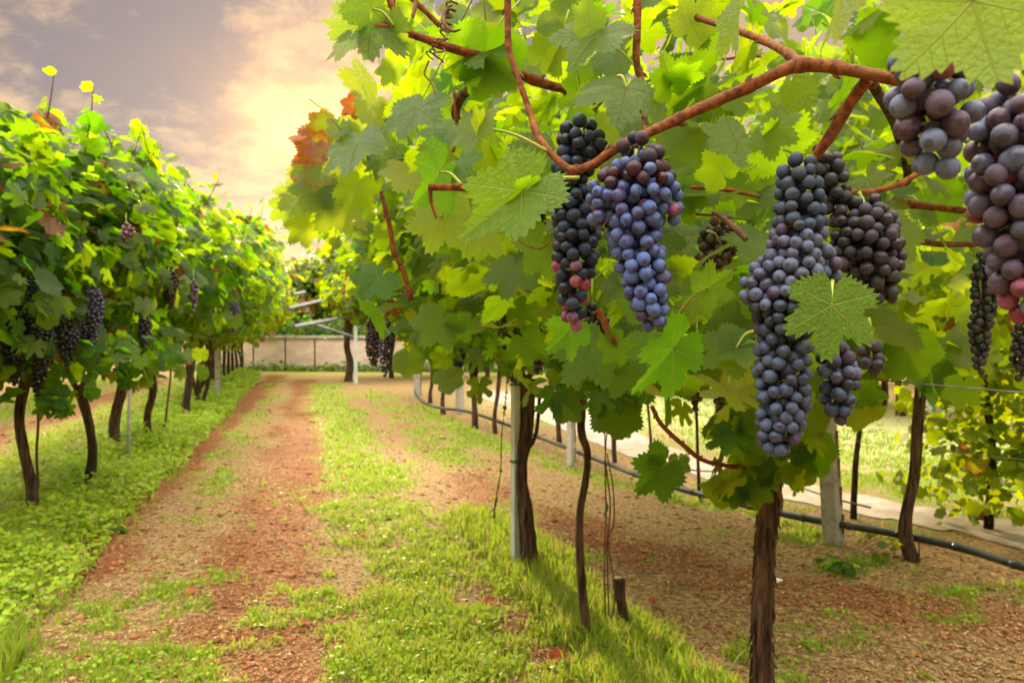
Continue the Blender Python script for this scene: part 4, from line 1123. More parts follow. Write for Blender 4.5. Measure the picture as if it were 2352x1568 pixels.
# iris-like tuft
b = G(1625, 1600)
root = thing('grass_tuft', 'tuft of broad upright green blades near the shaggy trunk', 'plant', b)
for k in range(9):
    a = random.uniform(0, 6.28); L = random.uniform(0.10, 0.20); o_ = Vector((random.uniform(-.08, .08), random.uniform(-.05, .05), 0)); ln = random.uniform(0.02, 0.10)
    s = Vector((math.cos(a + 1.6), math.sin(a + 1.6), 0)) * 0.006; e = Vector((math.cos(a), math.sin(a), 0))
    V = []
    for t, w in ((0, .8), (.4, 1), (.75, .7), (1, .05)):
        c = b + o_ + e * ln * t * t + Vector((0, 0, L * t * (1 - 0.15 * t))); V += [c - s * w, c + s * w]
    mesh('blade', [tuple(q) for q in V], np.array([(0, 1, 3, 2), (2, 3, 5, 4), (4, 5, 7, 6)]), M['grass'], root, True, {'var': ('FLOAT_VECTOR', np.tile((0.05, 0.0, 1), (8, 1)))})
# white scrap
b = G(1787, 1340)
mb = MB(); mb.tube([b + Vector((-0.035, 0, 0.012)), b + Vector((-0.01, 0.0, 0.016)), b + Vector((0.03, 0.01, 0.012))], [0.006, 0.012, 0.005], 8, 0.2, 30, 4)
o = mb.build('pebble', M['white'], None, loc=b); tag(o, 'white flat pebble on the bare soil beside the shaggy trunk', 'pebble')
# red fallen leaves: single leaves one can count
m_red, nt = new_mat('fallen_red_leaf')
v = noise_n(nt, objco(nt), 60, 3); finish(nt, principled(nt, mixc(nt, v.ramp(0.35, 0.65), (0.34, 0.07, 0.02), (0.22, 0.05, 0.025)), 0.7, 0.2))
reds = [(825, 1230, .045, 'on the path, alone in the grass'), (1122, 1392, .045, 'between the path and the stump'), (1280, 1505, .045, 'at the foot of the green grass strip'), (1095, 1445, .03, 'below the one between path and stump'), (160, 1335, .03, 'near the path edge weeds'), (128, 1340, .035, 'on the soil by the weeds'),
        (440, 1365, .035, 'on brown litter, mid path'), (545, 1180, .03, 'on the red soil'), (660, 1165, .03, 'past the one on the red soil'), (790, 1100, .035, 'high up the grassy strip'), (725, 1110, .04, 'among a patch of red litter'), (615, 1175, .035, 'beside the red soil streak'),
        (300, 1520, .03, 'low on the grassy corner'), (700, 1440, .03, 'on the brown streak'), (1040, 1500, .03, 'in clover near the soil strip'), (1500, 1375, .028, 'in the soil behind the stump'), (2050, 1250, .03, 'by the pipe'), (640, 1060, .035, 'far up the red track'), (780, 1075, .03, 'near the far red litter'), (470, 1290, .03, 'on brown litter by the edge')]
for px, py, s, where in reds:
    b = G(px, py); b.z = float(ground_z(np.array([b.x]), np.array([b.y]))[0]) + 0.014
    a = random.uniform(0, 6.28)
    V, f3, f4, luv, nv = leaf_verts(T_MID, np.array([b]), np.array([(random.gauss(0, .3), random.gauss(-.3, .3), 1)]), np.array([(math.cos(a), math.sin(a), 0)]), np.array([s]), np.array([[0.4, 0.5, 0.5, 0.2, a]]))
    o = mesh('fallen_leaf', V, [f3, f4], m_red, None, True, None, b); tag(o, 'curled red fallen leaf ' + where, 'fallen leaf', 'red leaves fallen on the ground')

# ------------------------------------------------------------------ grapes
def ico(sub, seed):
    import bmesh
    bm = bmesh.new(); bmesh.ops.create_icosphere(bm, subdivisions=sub, radius=1.0)
    V = np.array([v.co[:] for v in bm.verts]); F = np.array([[v.index for v in f.verts] for f in bm.faces]); bm.free()
    r = np.array([1 + 0.025 * mnoise.noise(Vector(v) * 1.3 + Vector((seed * 7.1, 0, 0))) for v in V])
    V = V * r[:, None]; V[:, 2] *= 1.04 + 0.02 * seed
    return V, F
BERRY = []
for s in range(3):
    V, F = ico(4, s)
    me = bpy.data.meshes.new('berry'); me.from_pydata([tuple(v) for v in V], [], [tuple(f) for f in F]); me.materials.append(M['berry'])
    me.polygons.foreach_set('use_smooth', [True] * len(F)); BERRY.append(me)
IV, IF = ico(3, 1); IV2, IF2 = ico(2, 1)

def pack(segs, r, tries=5200, seed=1):
    """segs: list of (centre, radius) rows (several axes allowed); berries over the surface, then inside."""
    g = np.random.default_rng(seed)
    acc = np.zeros((0, 3)); rr = np.zeros(0); outw = []
    lens = [np.linalg.norm(np.diff(np.array([s[0] for s in ax]), axis=0), axis=1) for ax in segs]
    tot = [l.sum() + 1e-6 for l in lens]
    pr = np.array(tot) / sum(tot)
    axes = [(np.array([list(s[0]) for s in ax]), np.array([s[1] for s in ax])) for ax in segs]
    def inside_depth(p):
        best = -1
        for C, R in axes:
            for a, b_, ra, rb in zip(C[:-1], C[1:], R[:-1], R[1:]):
                dv = b_ - a; t = min(1, max(0, float((p - a) @ dv / (dv @ dv + 1e-12)))); q = 1 - np.linalg.norm(p - a - dv * t) / (ra + (rb - ra) * t)
                best = max(best, q)
        return best
    for k in range(tries):
        ai = g.choice(len(segs), p=pr); C, R = axes[ai]; t = g.random() * (len(C) - 1); i = min(int(t), len(C) - 2); f = t - i
        c = C[i] * (1 - f) + C[i + 1] * f; R_ = R[i] * (1 - f) + R[i + 1] * f
        b = r * g.uniform(0.84, 1.14)
        dirv = g.normal(size=3); dv = C[i + 1] - C[i]; dv /= np.linalg.norm(dv) + 1e-9
        if 0.05 < t < len(C) - 1.05: dirv -= dv * (dirv @ dv)
        dirv /= np.linalg.norm(dirv) + 1e-9
        m = g.uniform(0.86, 1.0) if k < tries * 0.75 else g.uniform(0.1, 0.75)
        p = c + dirv * max(0.0, (R_ - b)) * m
        if len(acc) and (np.linalg.norm(acc - p, axis=1) < (rr + b) * 0.85).any(): continue
        if k < tries * 0.75 and len(segs) > 1 and inside_depth(p) > 0.5: continue
        acc = np.vstack([acc, p]); rr = np.append(rr, b); outw.append(dirv)
    return acc, rr, np.array(outw)

def hero_bunch(label, axes_px, d, rpx, colf, stalk_to, seed, tries=5200, depth_scale=0.85):
    """axes_px: list of axes, each a list of (px, py, half width px[, depth offset m])"""
    k = d / FPX
    segs = [[(np.array(P(a[0], a[1], d + (a[3] if len(a) > 3 else 0))), a[2] * k) for a in ax] for ax in axes_px]
    acc, rr, ow = pack(segs, rpx * k, tries, seed)
    top = Vector(segs[0][0][0])
    root = thing('grape_bunch', label, 'grape bunch', top, 'ripe grape bunches close to the camera')
    vis = np.argsort(np.linalg.norm(acc - np.array(CAM), axis=1))
    g = random.Random(seed)
    zs = acc[:, 2]; zt = (zs.max() - zs) / (zs.max() - zs.min() + 1e-9)
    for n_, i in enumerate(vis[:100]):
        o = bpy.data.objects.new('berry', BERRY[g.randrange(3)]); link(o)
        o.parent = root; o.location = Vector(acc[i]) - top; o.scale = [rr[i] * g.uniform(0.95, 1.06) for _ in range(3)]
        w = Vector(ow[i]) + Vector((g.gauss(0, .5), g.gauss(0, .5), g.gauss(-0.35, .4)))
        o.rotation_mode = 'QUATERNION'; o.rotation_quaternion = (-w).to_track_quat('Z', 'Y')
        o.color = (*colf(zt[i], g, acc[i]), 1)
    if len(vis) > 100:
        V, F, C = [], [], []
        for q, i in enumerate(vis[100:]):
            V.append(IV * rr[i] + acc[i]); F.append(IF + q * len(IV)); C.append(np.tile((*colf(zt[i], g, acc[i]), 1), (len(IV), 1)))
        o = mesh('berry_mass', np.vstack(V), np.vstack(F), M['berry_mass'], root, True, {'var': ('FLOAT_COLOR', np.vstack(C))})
        o['kind'] = 'stuff'
    mb = MB()
    st = Vector(stalk_to)
    mb.tube([st, st.lerp(top, 0.5) + Vector((0.002, 0, 0)), top, Vector(segs[0][1][0])], [0.0026, 0.0022, 0.002, 0.0012], 8, 0.05, 40, 5)
    for i in vis[::4]:
        c = Vector(acc[i]); ax = min((Vector(s[0]) for s_ in segs for s in s_), key=lambda q: (q - c).length)
        mb.tube([ax, c], 0.0008, 4)
    mb.build('stalk', M['petiole'], root)
    return root

def mixl(a, b, t): return tuple(x + (y - x) * t for x, y in zip(a, b))
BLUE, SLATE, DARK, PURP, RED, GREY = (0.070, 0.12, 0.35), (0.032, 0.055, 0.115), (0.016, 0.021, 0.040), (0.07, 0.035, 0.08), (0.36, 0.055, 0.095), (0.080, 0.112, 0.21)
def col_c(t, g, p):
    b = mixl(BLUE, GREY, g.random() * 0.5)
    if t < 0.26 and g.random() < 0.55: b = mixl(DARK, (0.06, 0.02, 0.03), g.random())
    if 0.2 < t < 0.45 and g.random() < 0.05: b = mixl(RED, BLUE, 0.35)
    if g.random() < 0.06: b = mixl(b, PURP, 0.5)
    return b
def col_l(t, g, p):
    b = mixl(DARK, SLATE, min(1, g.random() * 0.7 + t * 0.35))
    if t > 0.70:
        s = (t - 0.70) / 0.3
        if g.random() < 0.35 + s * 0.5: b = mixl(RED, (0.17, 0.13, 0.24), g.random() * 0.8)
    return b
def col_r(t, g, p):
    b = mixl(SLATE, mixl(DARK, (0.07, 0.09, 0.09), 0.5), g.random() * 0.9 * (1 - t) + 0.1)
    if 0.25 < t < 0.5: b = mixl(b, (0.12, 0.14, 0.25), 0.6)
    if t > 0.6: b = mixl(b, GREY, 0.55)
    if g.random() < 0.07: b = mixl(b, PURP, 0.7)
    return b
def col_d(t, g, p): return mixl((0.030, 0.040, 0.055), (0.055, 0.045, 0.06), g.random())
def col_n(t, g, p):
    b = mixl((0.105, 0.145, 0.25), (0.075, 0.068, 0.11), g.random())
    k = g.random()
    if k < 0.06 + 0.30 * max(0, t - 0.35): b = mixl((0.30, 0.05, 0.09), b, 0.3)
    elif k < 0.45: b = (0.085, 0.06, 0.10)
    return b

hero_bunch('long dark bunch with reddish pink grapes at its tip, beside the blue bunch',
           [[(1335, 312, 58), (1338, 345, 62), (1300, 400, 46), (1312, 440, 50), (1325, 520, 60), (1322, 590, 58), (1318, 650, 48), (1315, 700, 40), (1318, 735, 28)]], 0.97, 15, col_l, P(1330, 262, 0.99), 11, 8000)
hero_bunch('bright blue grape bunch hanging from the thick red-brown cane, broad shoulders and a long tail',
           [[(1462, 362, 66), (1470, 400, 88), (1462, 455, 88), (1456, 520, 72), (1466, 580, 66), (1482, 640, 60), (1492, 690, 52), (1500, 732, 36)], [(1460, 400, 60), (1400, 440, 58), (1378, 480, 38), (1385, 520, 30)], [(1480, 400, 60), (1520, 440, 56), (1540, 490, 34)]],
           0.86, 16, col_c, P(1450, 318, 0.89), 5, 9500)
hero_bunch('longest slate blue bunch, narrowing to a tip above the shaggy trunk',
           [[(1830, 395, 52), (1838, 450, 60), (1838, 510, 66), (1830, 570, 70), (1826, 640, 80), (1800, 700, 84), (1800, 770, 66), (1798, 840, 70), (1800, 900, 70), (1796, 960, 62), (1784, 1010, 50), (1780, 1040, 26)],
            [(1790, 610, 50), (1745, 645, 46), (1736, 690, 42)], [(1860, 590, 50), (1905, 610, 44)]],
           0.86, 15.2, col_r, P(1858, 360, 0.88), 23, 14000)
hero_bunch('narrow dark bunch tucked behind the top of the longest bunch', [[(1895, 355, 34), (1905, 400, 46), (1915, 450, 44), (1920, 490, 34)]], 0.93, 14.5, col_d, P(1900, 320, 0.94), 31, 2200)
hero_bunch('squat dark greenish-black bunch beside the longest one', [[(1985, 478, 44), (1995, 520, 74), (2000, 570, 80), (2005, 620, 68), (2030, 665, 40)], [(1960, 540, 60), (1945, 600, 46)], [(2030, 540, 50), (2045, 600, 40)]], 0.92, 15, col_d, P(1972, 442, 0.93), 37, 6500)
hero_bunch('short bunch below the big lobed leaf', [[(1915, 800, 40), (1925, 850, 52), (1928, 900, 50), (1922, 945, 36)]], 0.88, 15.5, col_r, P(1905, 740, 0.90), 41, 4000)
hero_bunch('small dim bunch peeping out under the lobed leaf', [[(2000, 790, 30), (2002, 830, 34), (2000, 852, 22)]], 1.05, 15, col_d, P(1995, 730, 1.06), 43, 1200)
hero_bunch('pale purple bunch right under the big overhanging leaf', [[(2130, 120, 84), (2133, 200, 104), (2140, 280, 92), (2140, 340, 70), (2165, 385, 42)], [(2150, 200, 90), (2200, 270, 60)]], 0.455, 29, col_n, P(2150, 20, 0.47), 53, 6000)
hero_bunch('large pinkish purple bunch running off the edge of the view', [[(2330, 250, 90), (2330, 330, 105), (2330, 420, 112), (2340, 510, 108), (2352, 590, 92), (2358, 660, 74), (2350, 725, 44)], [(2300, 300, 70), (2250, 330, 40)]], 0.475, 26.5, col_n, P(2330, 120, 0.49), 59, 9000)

def far_bunch(label, px, py, d, L, W, colr, group, seed=0, rb=0.0075):
    c = P(px, py, d)
    segs = [[(np.array(c + Vector((0, 0, L / 2))), W * 0.36), (np.array(c + Vector((0.01, 0, L * 0.2))), W * 0.5), (np.array(c - Vector((0, 0, L * 0.15))), W * 0.42), (np.array(c - Vector((0, 0, L / 2))), W * 0.2)]]
    acc, rr, ow = pack(segs, rb, 1500, seed)
    root = thing('grape_bunch', label, 'grape bunch', c + Vector((0, 0, L / 2)), group)
    V = (IV2[None] * rr[:, None, None] + acc[:, None]).reshape(-1, 3); F = (IF2[None] + (np.arange(len(acc)) * len(IV2))[:, None, None]).reshape(-1, 3)
    g = np.random.default_rng(seed); C = np.clip(np.array(colr)[None] * g.uniform(0.5, 1.5, (len(acc), 1)) + g.normal(0, 0.008, (len(acc), 3)), 0.004, 1)
    mesh('berries', V, F, M['berries'], root, True, {'var': ('FLOAT_COLOR', np.repeat(np.hstack([C, np.ones((len(acc), 1))]), len(IV2), 0))})
    mb = MB(); mb.tube([c + Vector((0, 0, L / 2 + 0.07)), c + Vector((0, 0, L / 2)), c], 0.002, 5); mb.build('stalk', M['petiole'], root)
FB = 'shadowed bunches under the steel pole row'
BR, BK = (0.055, 0.03, 0.03), (0.03, 0.028, 0.040)
for (px, py, d, L, W, cc, lab) in [
    (2252, 725, 1.45, 0.20, 0.055, BK, 'long black bunch hanging before the sunlit leaves of the pipe row'), (2345, 800, 1.5, 0.12, 0.05, BK, 'black bunch cut by the edge of the view below the pinkish one'),
    (1640, 572, 1.35, 0.06, 0.085, BR, 'small brown bunch between the blue and the longest bunches'), (1600, 870, 1.5, 0.11, 0.045, BR, 'brown bunch under the deeply cut pale leaf'), (1655, 885, 1.5, 0.12, 0.04, BR, 'second brown bunch under the deeply cut pale leaf, nearer the longest bunch'),
    (858, 785, 3.6, 0.20, 0.10, BR, 'reddish brown bunch dangling over the path at the canopy edge'), (884, 800, 3.4, 0.22, 0.075, (0.05, 0.04, 0.07), 'purple-black bunch at the canopy edge over the path, beside the reddish one'),
    (1048, 838, 2.7, 0.14, 0.055, BK, 'black bunch over the leaning brown trunk'), (1088, 838, 2.8, 0.13, 0.05, BR, 'brown bunch next to the black one over the leaning trunk'),
    (1110, 790, 2.7, 0.16, 0.06, BR, 'brown bunch in deep shade over the steel pole'), (1165, 760, 2.6, 0.16, 0.06, BR, 'brown bunch above the steel pole, half hidden by leaves'), (1208, 780, 2.5, 0.18, 0.06, BR, 'brown bunch between the steel pole and the wavy trunk'),
    (1090, 625, 2.4, 0.14, 0.08, BK, 'dark bunch deep in the foliage above the steel pole'), (1180, 855, 2.6, 0.08, 0.05, BR, 'stubby brown bunch touching the top of the steel pole'),
    (1150, 690, 2.3, 0.18, 0.07, BK, 'black bunch in deep shade high over the steel pole'), (1010, 790, 2.9, 0.16, 0.07, BK, 'black bunch in the leaves over the bend of the pipe'), (1235, 800, 2.3, 0.15, 0.06, BR, 'brown bunch beneath the red-tipped one, over the reddish trunk'),
    (1700, 775, 1.4, 0.05, 0.05, BR, 'brown bunch peeking out behind the longest bunch'), (1360, 770, 1.5, 0.09, 0.06, BK, 'black bunch in the shade below the red-tipped one')]:
    far_bunch(lab, px, py, d, L, W, cc, FB, int(px + py))
for (px, py, d, L, W, cc, lab) in [
    (215, 725, 4.5, 0.28, 0.11, (0.06, 0.05, 0.10), 'violet bunch lit at its side, above the leaning trunk of the path edge row'), (190, 775, 4.6, 0.16, 0.10, (0.06, 0.045, 0.09), 'violet bunch end just below the lit one'), (60, 710, 4.35, 0.26, 0.16, BK, 'black bunch over the S-bent trunk'),
    (120, 740, 4.45, 0.24, 0.15, BK, 'black bunch next to the one over the S-bent trunk'), (20, 770, 4.3, 0.28, 0.14, BK, 'black bunch at the edge of the view by the S-bent trunk'), (88, 880, 4.5, 0.16, 0.10, BK, 'low dark bunch beside the S-bent trunk'),
    (30, 830, 4.25, 0.22, 0.13, BK, 'lowest black bunch at the edge of the view by the S-bent trunk'), (95, 800, 4.3, 0.24, 0.15, BK, 'black bunch hanging lowest between the S-bent trunk and its stake'), (155, 790, 4.4, 0.22, 0.13, BK, 'black bunch between the S-bent and the leaning trunks'),
    (445, 680, 5.5, 0.22, 0.06, (0.13, 0.06, 0.12), 'slim reddish violet bunch on the outside of the path edge canopy'), (390, 665, 5.8, 0.26, 0.13, BR, 'brown bunch beside the slim violet one'), (290, 538, 4.4, 0.09, 0.08, (0.20, 0.08, 0.10), 'half-ripe pink and green bunch high in the path edge canopy'),
    (537, 730, 8.0, 0.26, 0.13, (0.07, 0.05, 0.10), 'dark violet bunch among the yellowing vines'), (330, 760, 5.2, 0.2, 0.1, BK, 'dark bunch over the pale stake')]:
    far_bunch(lab, px, py, d, L, W, cc, 'bunches on the path edge row', int(px + py), 0.011)

# ------------------------------------------------------------------ canes, leaves and tendrils of the near vine
def pc(pts, r, sub=6, knots=0.22, seg=10, name='cane', mat='cane', parent=None, rough=0.05):
    o = cane(parent or VINE_A, [P(*p) for p in pts], r, name, mat, seg, sub, knots, rough)
    if knots > 0.05 and len(pts) > 3:      # buds at the nodes
        q = spline([P(*p) for p in pts], 8); L = np.concatenate([[0], np.cumsum(np.linalg.norm(np.diff(q, axis=0), axis=1))])
        mb = MB(); k = 0
        for s_ in np.arange(0.04, L[-1], 0.085):
            i = int(np.searchsorted(L, s_)); i = min(i, len(q) - 2); t = Vector(q[i + 1] - q[i]).normalized(); k += 1
            rr = float(np.interp(i / len(q), np.linspace(0, 1, len(r)), r)) if not np.isscalar(r) else r
            sd = t.cross(Vector((0.2, 0.9, 0.3))).normalized() * (-1) ** k
            a0 = Vector(q[i]) + sd * rr * 0.6
            mb.tube([a0, a0 + sd * rr * 0.7 + t * 0.003, a0 + sd * rr * 1.1 + t * 0.009], [rr * 0.55, rr * 0.42, rr * 0.08], 7, 0.1, 40, 2)
        if mb.n: mb.build('bud', M['drystem'], o)['kind'] = 'stuff'
    return o
pc([(1175, 425, .93), (1290, 412, .92), (1322, 394, .90), (1370, 372, .89), (1430, 332, .88), (1510, 296, .88), (1580, 262, .88), (1640, 235, .88), (1720, 200, .87), (1800, 162, .86), (1842, 148, .86)], [0.0028, 0.0032, 0.0044, 0.0048, 0.0054, 0.0056, 0.0062, 0.0063, 0.0066, 0.0070, 0.0095], knots=0.16, seg=14)
pc([(985, 430, .95), (1060, 430, .95), (1180, 424, .93)], [0.0042, 0.0042, 0.0036])
pc([(988, 428, .95), (990, 462, .95), (1002, 502, .95)], [0.0028, 0.0020, 0.0010])
pc([(1842, 148, .86), (1900, 152, .84), (1960, 163, .82), (2040, 180, .80), (2120, 200, .8)], [0.0085, 0.0062, 0.0062, 0.006])
pc([(1842, 148, .86), (1790, 112, .92), (1720, 80, 1.0), (1600, 40, 1.1)], [0.006, 0.0045, 0.004])
pc([(1992, 182, .82), (1950, 240, .84), (1908, 310, .86), (1880, 350, .87), (1862, 382, .88)], [0.0062, 0.0058, 0.0062, 0.005, 0.004], knots=0.12)
pc([(1165, -60, .98), (1166, 30, .98), (1168, 110, .98), (1190, 180, .97), (1214, 250, .96), (1232, 305, .94), (1262, 348, .92), (1300, 385, .905), (1322, 394, .90)], [0.0036, 0.0040, 0.0038, 0.0036, 0.0042, 0.0044, 0.0048])
pc([(1465, -60, 1.0), (1464, 60, 1.0), (1462, 140, 1.0), (1474, 188, 1.0), (1480, 260, .98), (1482, 300, .9)], [0.0045, 0.0048, 0.0045, 0.0036, 0.003])
pc([(800, 55, 1.05), (880, 62, 1.06), (930, 74, 1.08), (1040, 112, 1.10), (1130, 140, 1.14), (1240, 190, 1.2), (1330, 212, 1.3), (1400, 240, 1.4), (1560, 262, 1.5), (1690, 282, 1.6)], [0.0028, 0.0042, 0.0062, 0.0070, 0.0075, 0.0065, 0.006, 0.006])
pc([(930, 72, 1.08), (912, 40, 1.08), (895, 0, 1.08), (880, -50, 1.08)], [0.0046, 0.0044, 0.004])
pc([(930, 75, 1.08), (950, 30, 1.08), (960, -40, 1.1)], [0.0030, 0.0028, 0.0024], mat='drystem')
pc([(1010, 60, 1.2), (960, 10, 1.2), (900, -40, 1.2)], [0.004, 0.004], mat='cane')
pc([(1590, 430, 1.1), (1660, 434, 1.12), (1745, 452, 1.15)], [0.0030, 0.0036, 0.0022], mat='cane')
pc([(1636, 486, 1.08), (1675, 512, 1.08), (1714, 550, 1.06)], [0.0035, 0.0035, 0.004], mat='drystem')
pc([(2110, 398, 1.1), (2060, 425, 1.08), (2000, 440, 1.05), (1955, 442, 1.0)], [0.0042, 0.004, 0.0035])
pc([(2050, 462, 1.5), (2130, 474, 1.5), (2230, 486, 1.5)], [0.007, 0.007, 0.006])
pc([(2050, 540, 1.4), (2150, 560, 1.45), (2260, 560, 1.5)], [0.006, 0.006, 0.005], mat='drystem')
pc([(1498, 935, 1.3), (1520, 975, 1.4), (1570, 1022, 1.6), (1620, 1058, 1.75), (1700, 1072, 1.85), (1745, 1068, 1.92)], [0.0036, 0.0042, 0.005, 0.005, 0.006], knots=0.15)
pc([(1375, 710, 1.2), (1390, 745, 1.2), (1412, 788, 1.2)], [0.0052, 0.0052, 0.005])
pc([(1765, 1110, dA), (1790, 1130, dA - .02), (1796, 1160, dA - .03), (1788, 1172, dA - .03)], [0.006, 0.004, 0.003], mat='drystem')
pc([(875, 440, 1.6), (895, 520, 1.6), (905, 580, 1.6), (925, 620, 1.6), (945, 690, 1.6)], [0.0042, 0.005, 0.005, 0.006])
pc([(1042, 210, 1.3), (1050, 300, 1.3), (1040, 350, 1.3)], [0.003, 0.003])
# head and main arms of the near vine, rising from its trunk
pc([(1775, 1040, dA + .04), (1800, 960, dA), (1850, 840, 1.75), (1900, 700, 1.6), (1960, 560, 1.4), (2080, 430, 1.6), (2060, 300, 1.3), (2000, 185, .9)], [0.026, 0.018, 0.013, 0.011, 0.009, 0.008, 0.007, 0.0062], name='arm', mat='bark', knots=0)
pc([(1775, 1040, dA + .04), (1700, 930, 2.0), (1560, 800, 2.0), (1380, 640, 1.9), (1200, 450, 1.7), (1050, 280, 1.4), (1130, 142, 1.14)], [0.026, 0.016, 0.012, 0.010, 0.009, 0.008, 0.0075], name='arm', mat='bark', knots=0)
# tendrils
def helix(a, b_, r, turns, n=60):
    a, b_ = Vector(a), Vector(b_); d = (b_ - a); x = d.cross(Vector((0.3, 0.9, 0.2))).normalized(); y = d.cross(x).normalized()
    return [a + d * t + (x * math.cos(t * turns * 6.283) + y * math.sin(t * turns * 6.283)) * r * (0.4 + 0.8 * abs(math.sin(t * 5))) for t in np.linspace(0, 1, n)]
for a, b_, r, tn, rr in (((1045, -10, 1.0), (1020, 70, 1.0), 0.006, 5, 0.0012), ((1012, 90, 1.02), (985, 130, 1.02), 0.005, 5, 0.001), ((1035, 10, 1.0), (1005, 140, 1.02), 0.006, 5, 0.0012), ((1395, 215, .95), (1420, 225, .95), 0.007, 3, 0.0015)):
    mb = MB(); mb.tube(helix(P(*a), P(*b_), r, tn), rr, 6); mb.build('tendril', M['drystem'] if a[0] < 1300 else M['petiole'], VINE_A)
pc([(1184, 548, .9), (1215, 566, .9), (1240, 571, .9), (1258, 560, .9), (1268, 535, .9)], [0.0009, 0.0010, 0.0008], knots=0, name='tendril')
pc([(1030, 20, 1.0), (1018, 38, .99), (1022, 58, .98), (1040, 72, .98), (1058, 68, .98)], [0.003, 0.0028, 0.002, 0.0012], knots=0, name='tendril', mat='drystem')
pc([(985, 140, 1.03), (975, 170, 1.03), (990, 190, 1.03), (1000, 215, 1.03)], [0.0012, 0.001], knots=0, name='tendril', mat='drystem')

def hero_leaf(base, tip, roll=0, hue=0.5, aut_glow=0.0, val=1.0, curl=(0.15, 0.15, 0.10, 0.05), pet=None, T=None, side=1, k=1.0, wx=1.0, parent=None, label=None):
    a, b_ = P(*base), P(*tip)
    t = b_ - a; s = t.length * k * 0.78; t.normalize()
    nv = (CAM - a).normalized(); nv = (nv - t * nv.dot(t)).normalized()
    nv = Matrix.Rotation(rad(roll), 3, t) @ nv
    nv = nv * side
    g = random.Random(int(base[0] * 7 + base[1]))
    c = np.array([[*curl, g.uniform(0, 6.28)]])
    V, f3, f4, luv, n = leaf_verts(T or T_HERO, np.array([a]), np.array([nv]), np.array([t]), np.array([s]), c, None, wx)
    var = np.tile((hue, aut_glow, val * 1.2), (n, 1))
    o = mesh('leaf', V, [f3, f4], M['leaf'], parent or VINE_A, True, {'luv': ('FLOAT_VECTOR', luv), 'var': ('FLOAT_VECTOR', var)})
    if label: o['label'] = label
    if pet:
        q = P(*pet); mid = (a + q) / 2 + Vector((0, 0, 0.006))
        mb = MB(); r = 0.0017
        pts = spline([a, mid, q], 5) - np.array(o.parent.location)
        V2, F2 = tube_np(pts + np.array(o.parent.location), [r * 0.8, r, r * 1.3], 7)
        m2 = MB(); m2.add(V2, F2[0]); [m2.F3.append(cc) for cc in F2[1:]]
        pt = m2.build('petiole', M['petiole'], o)
    return o
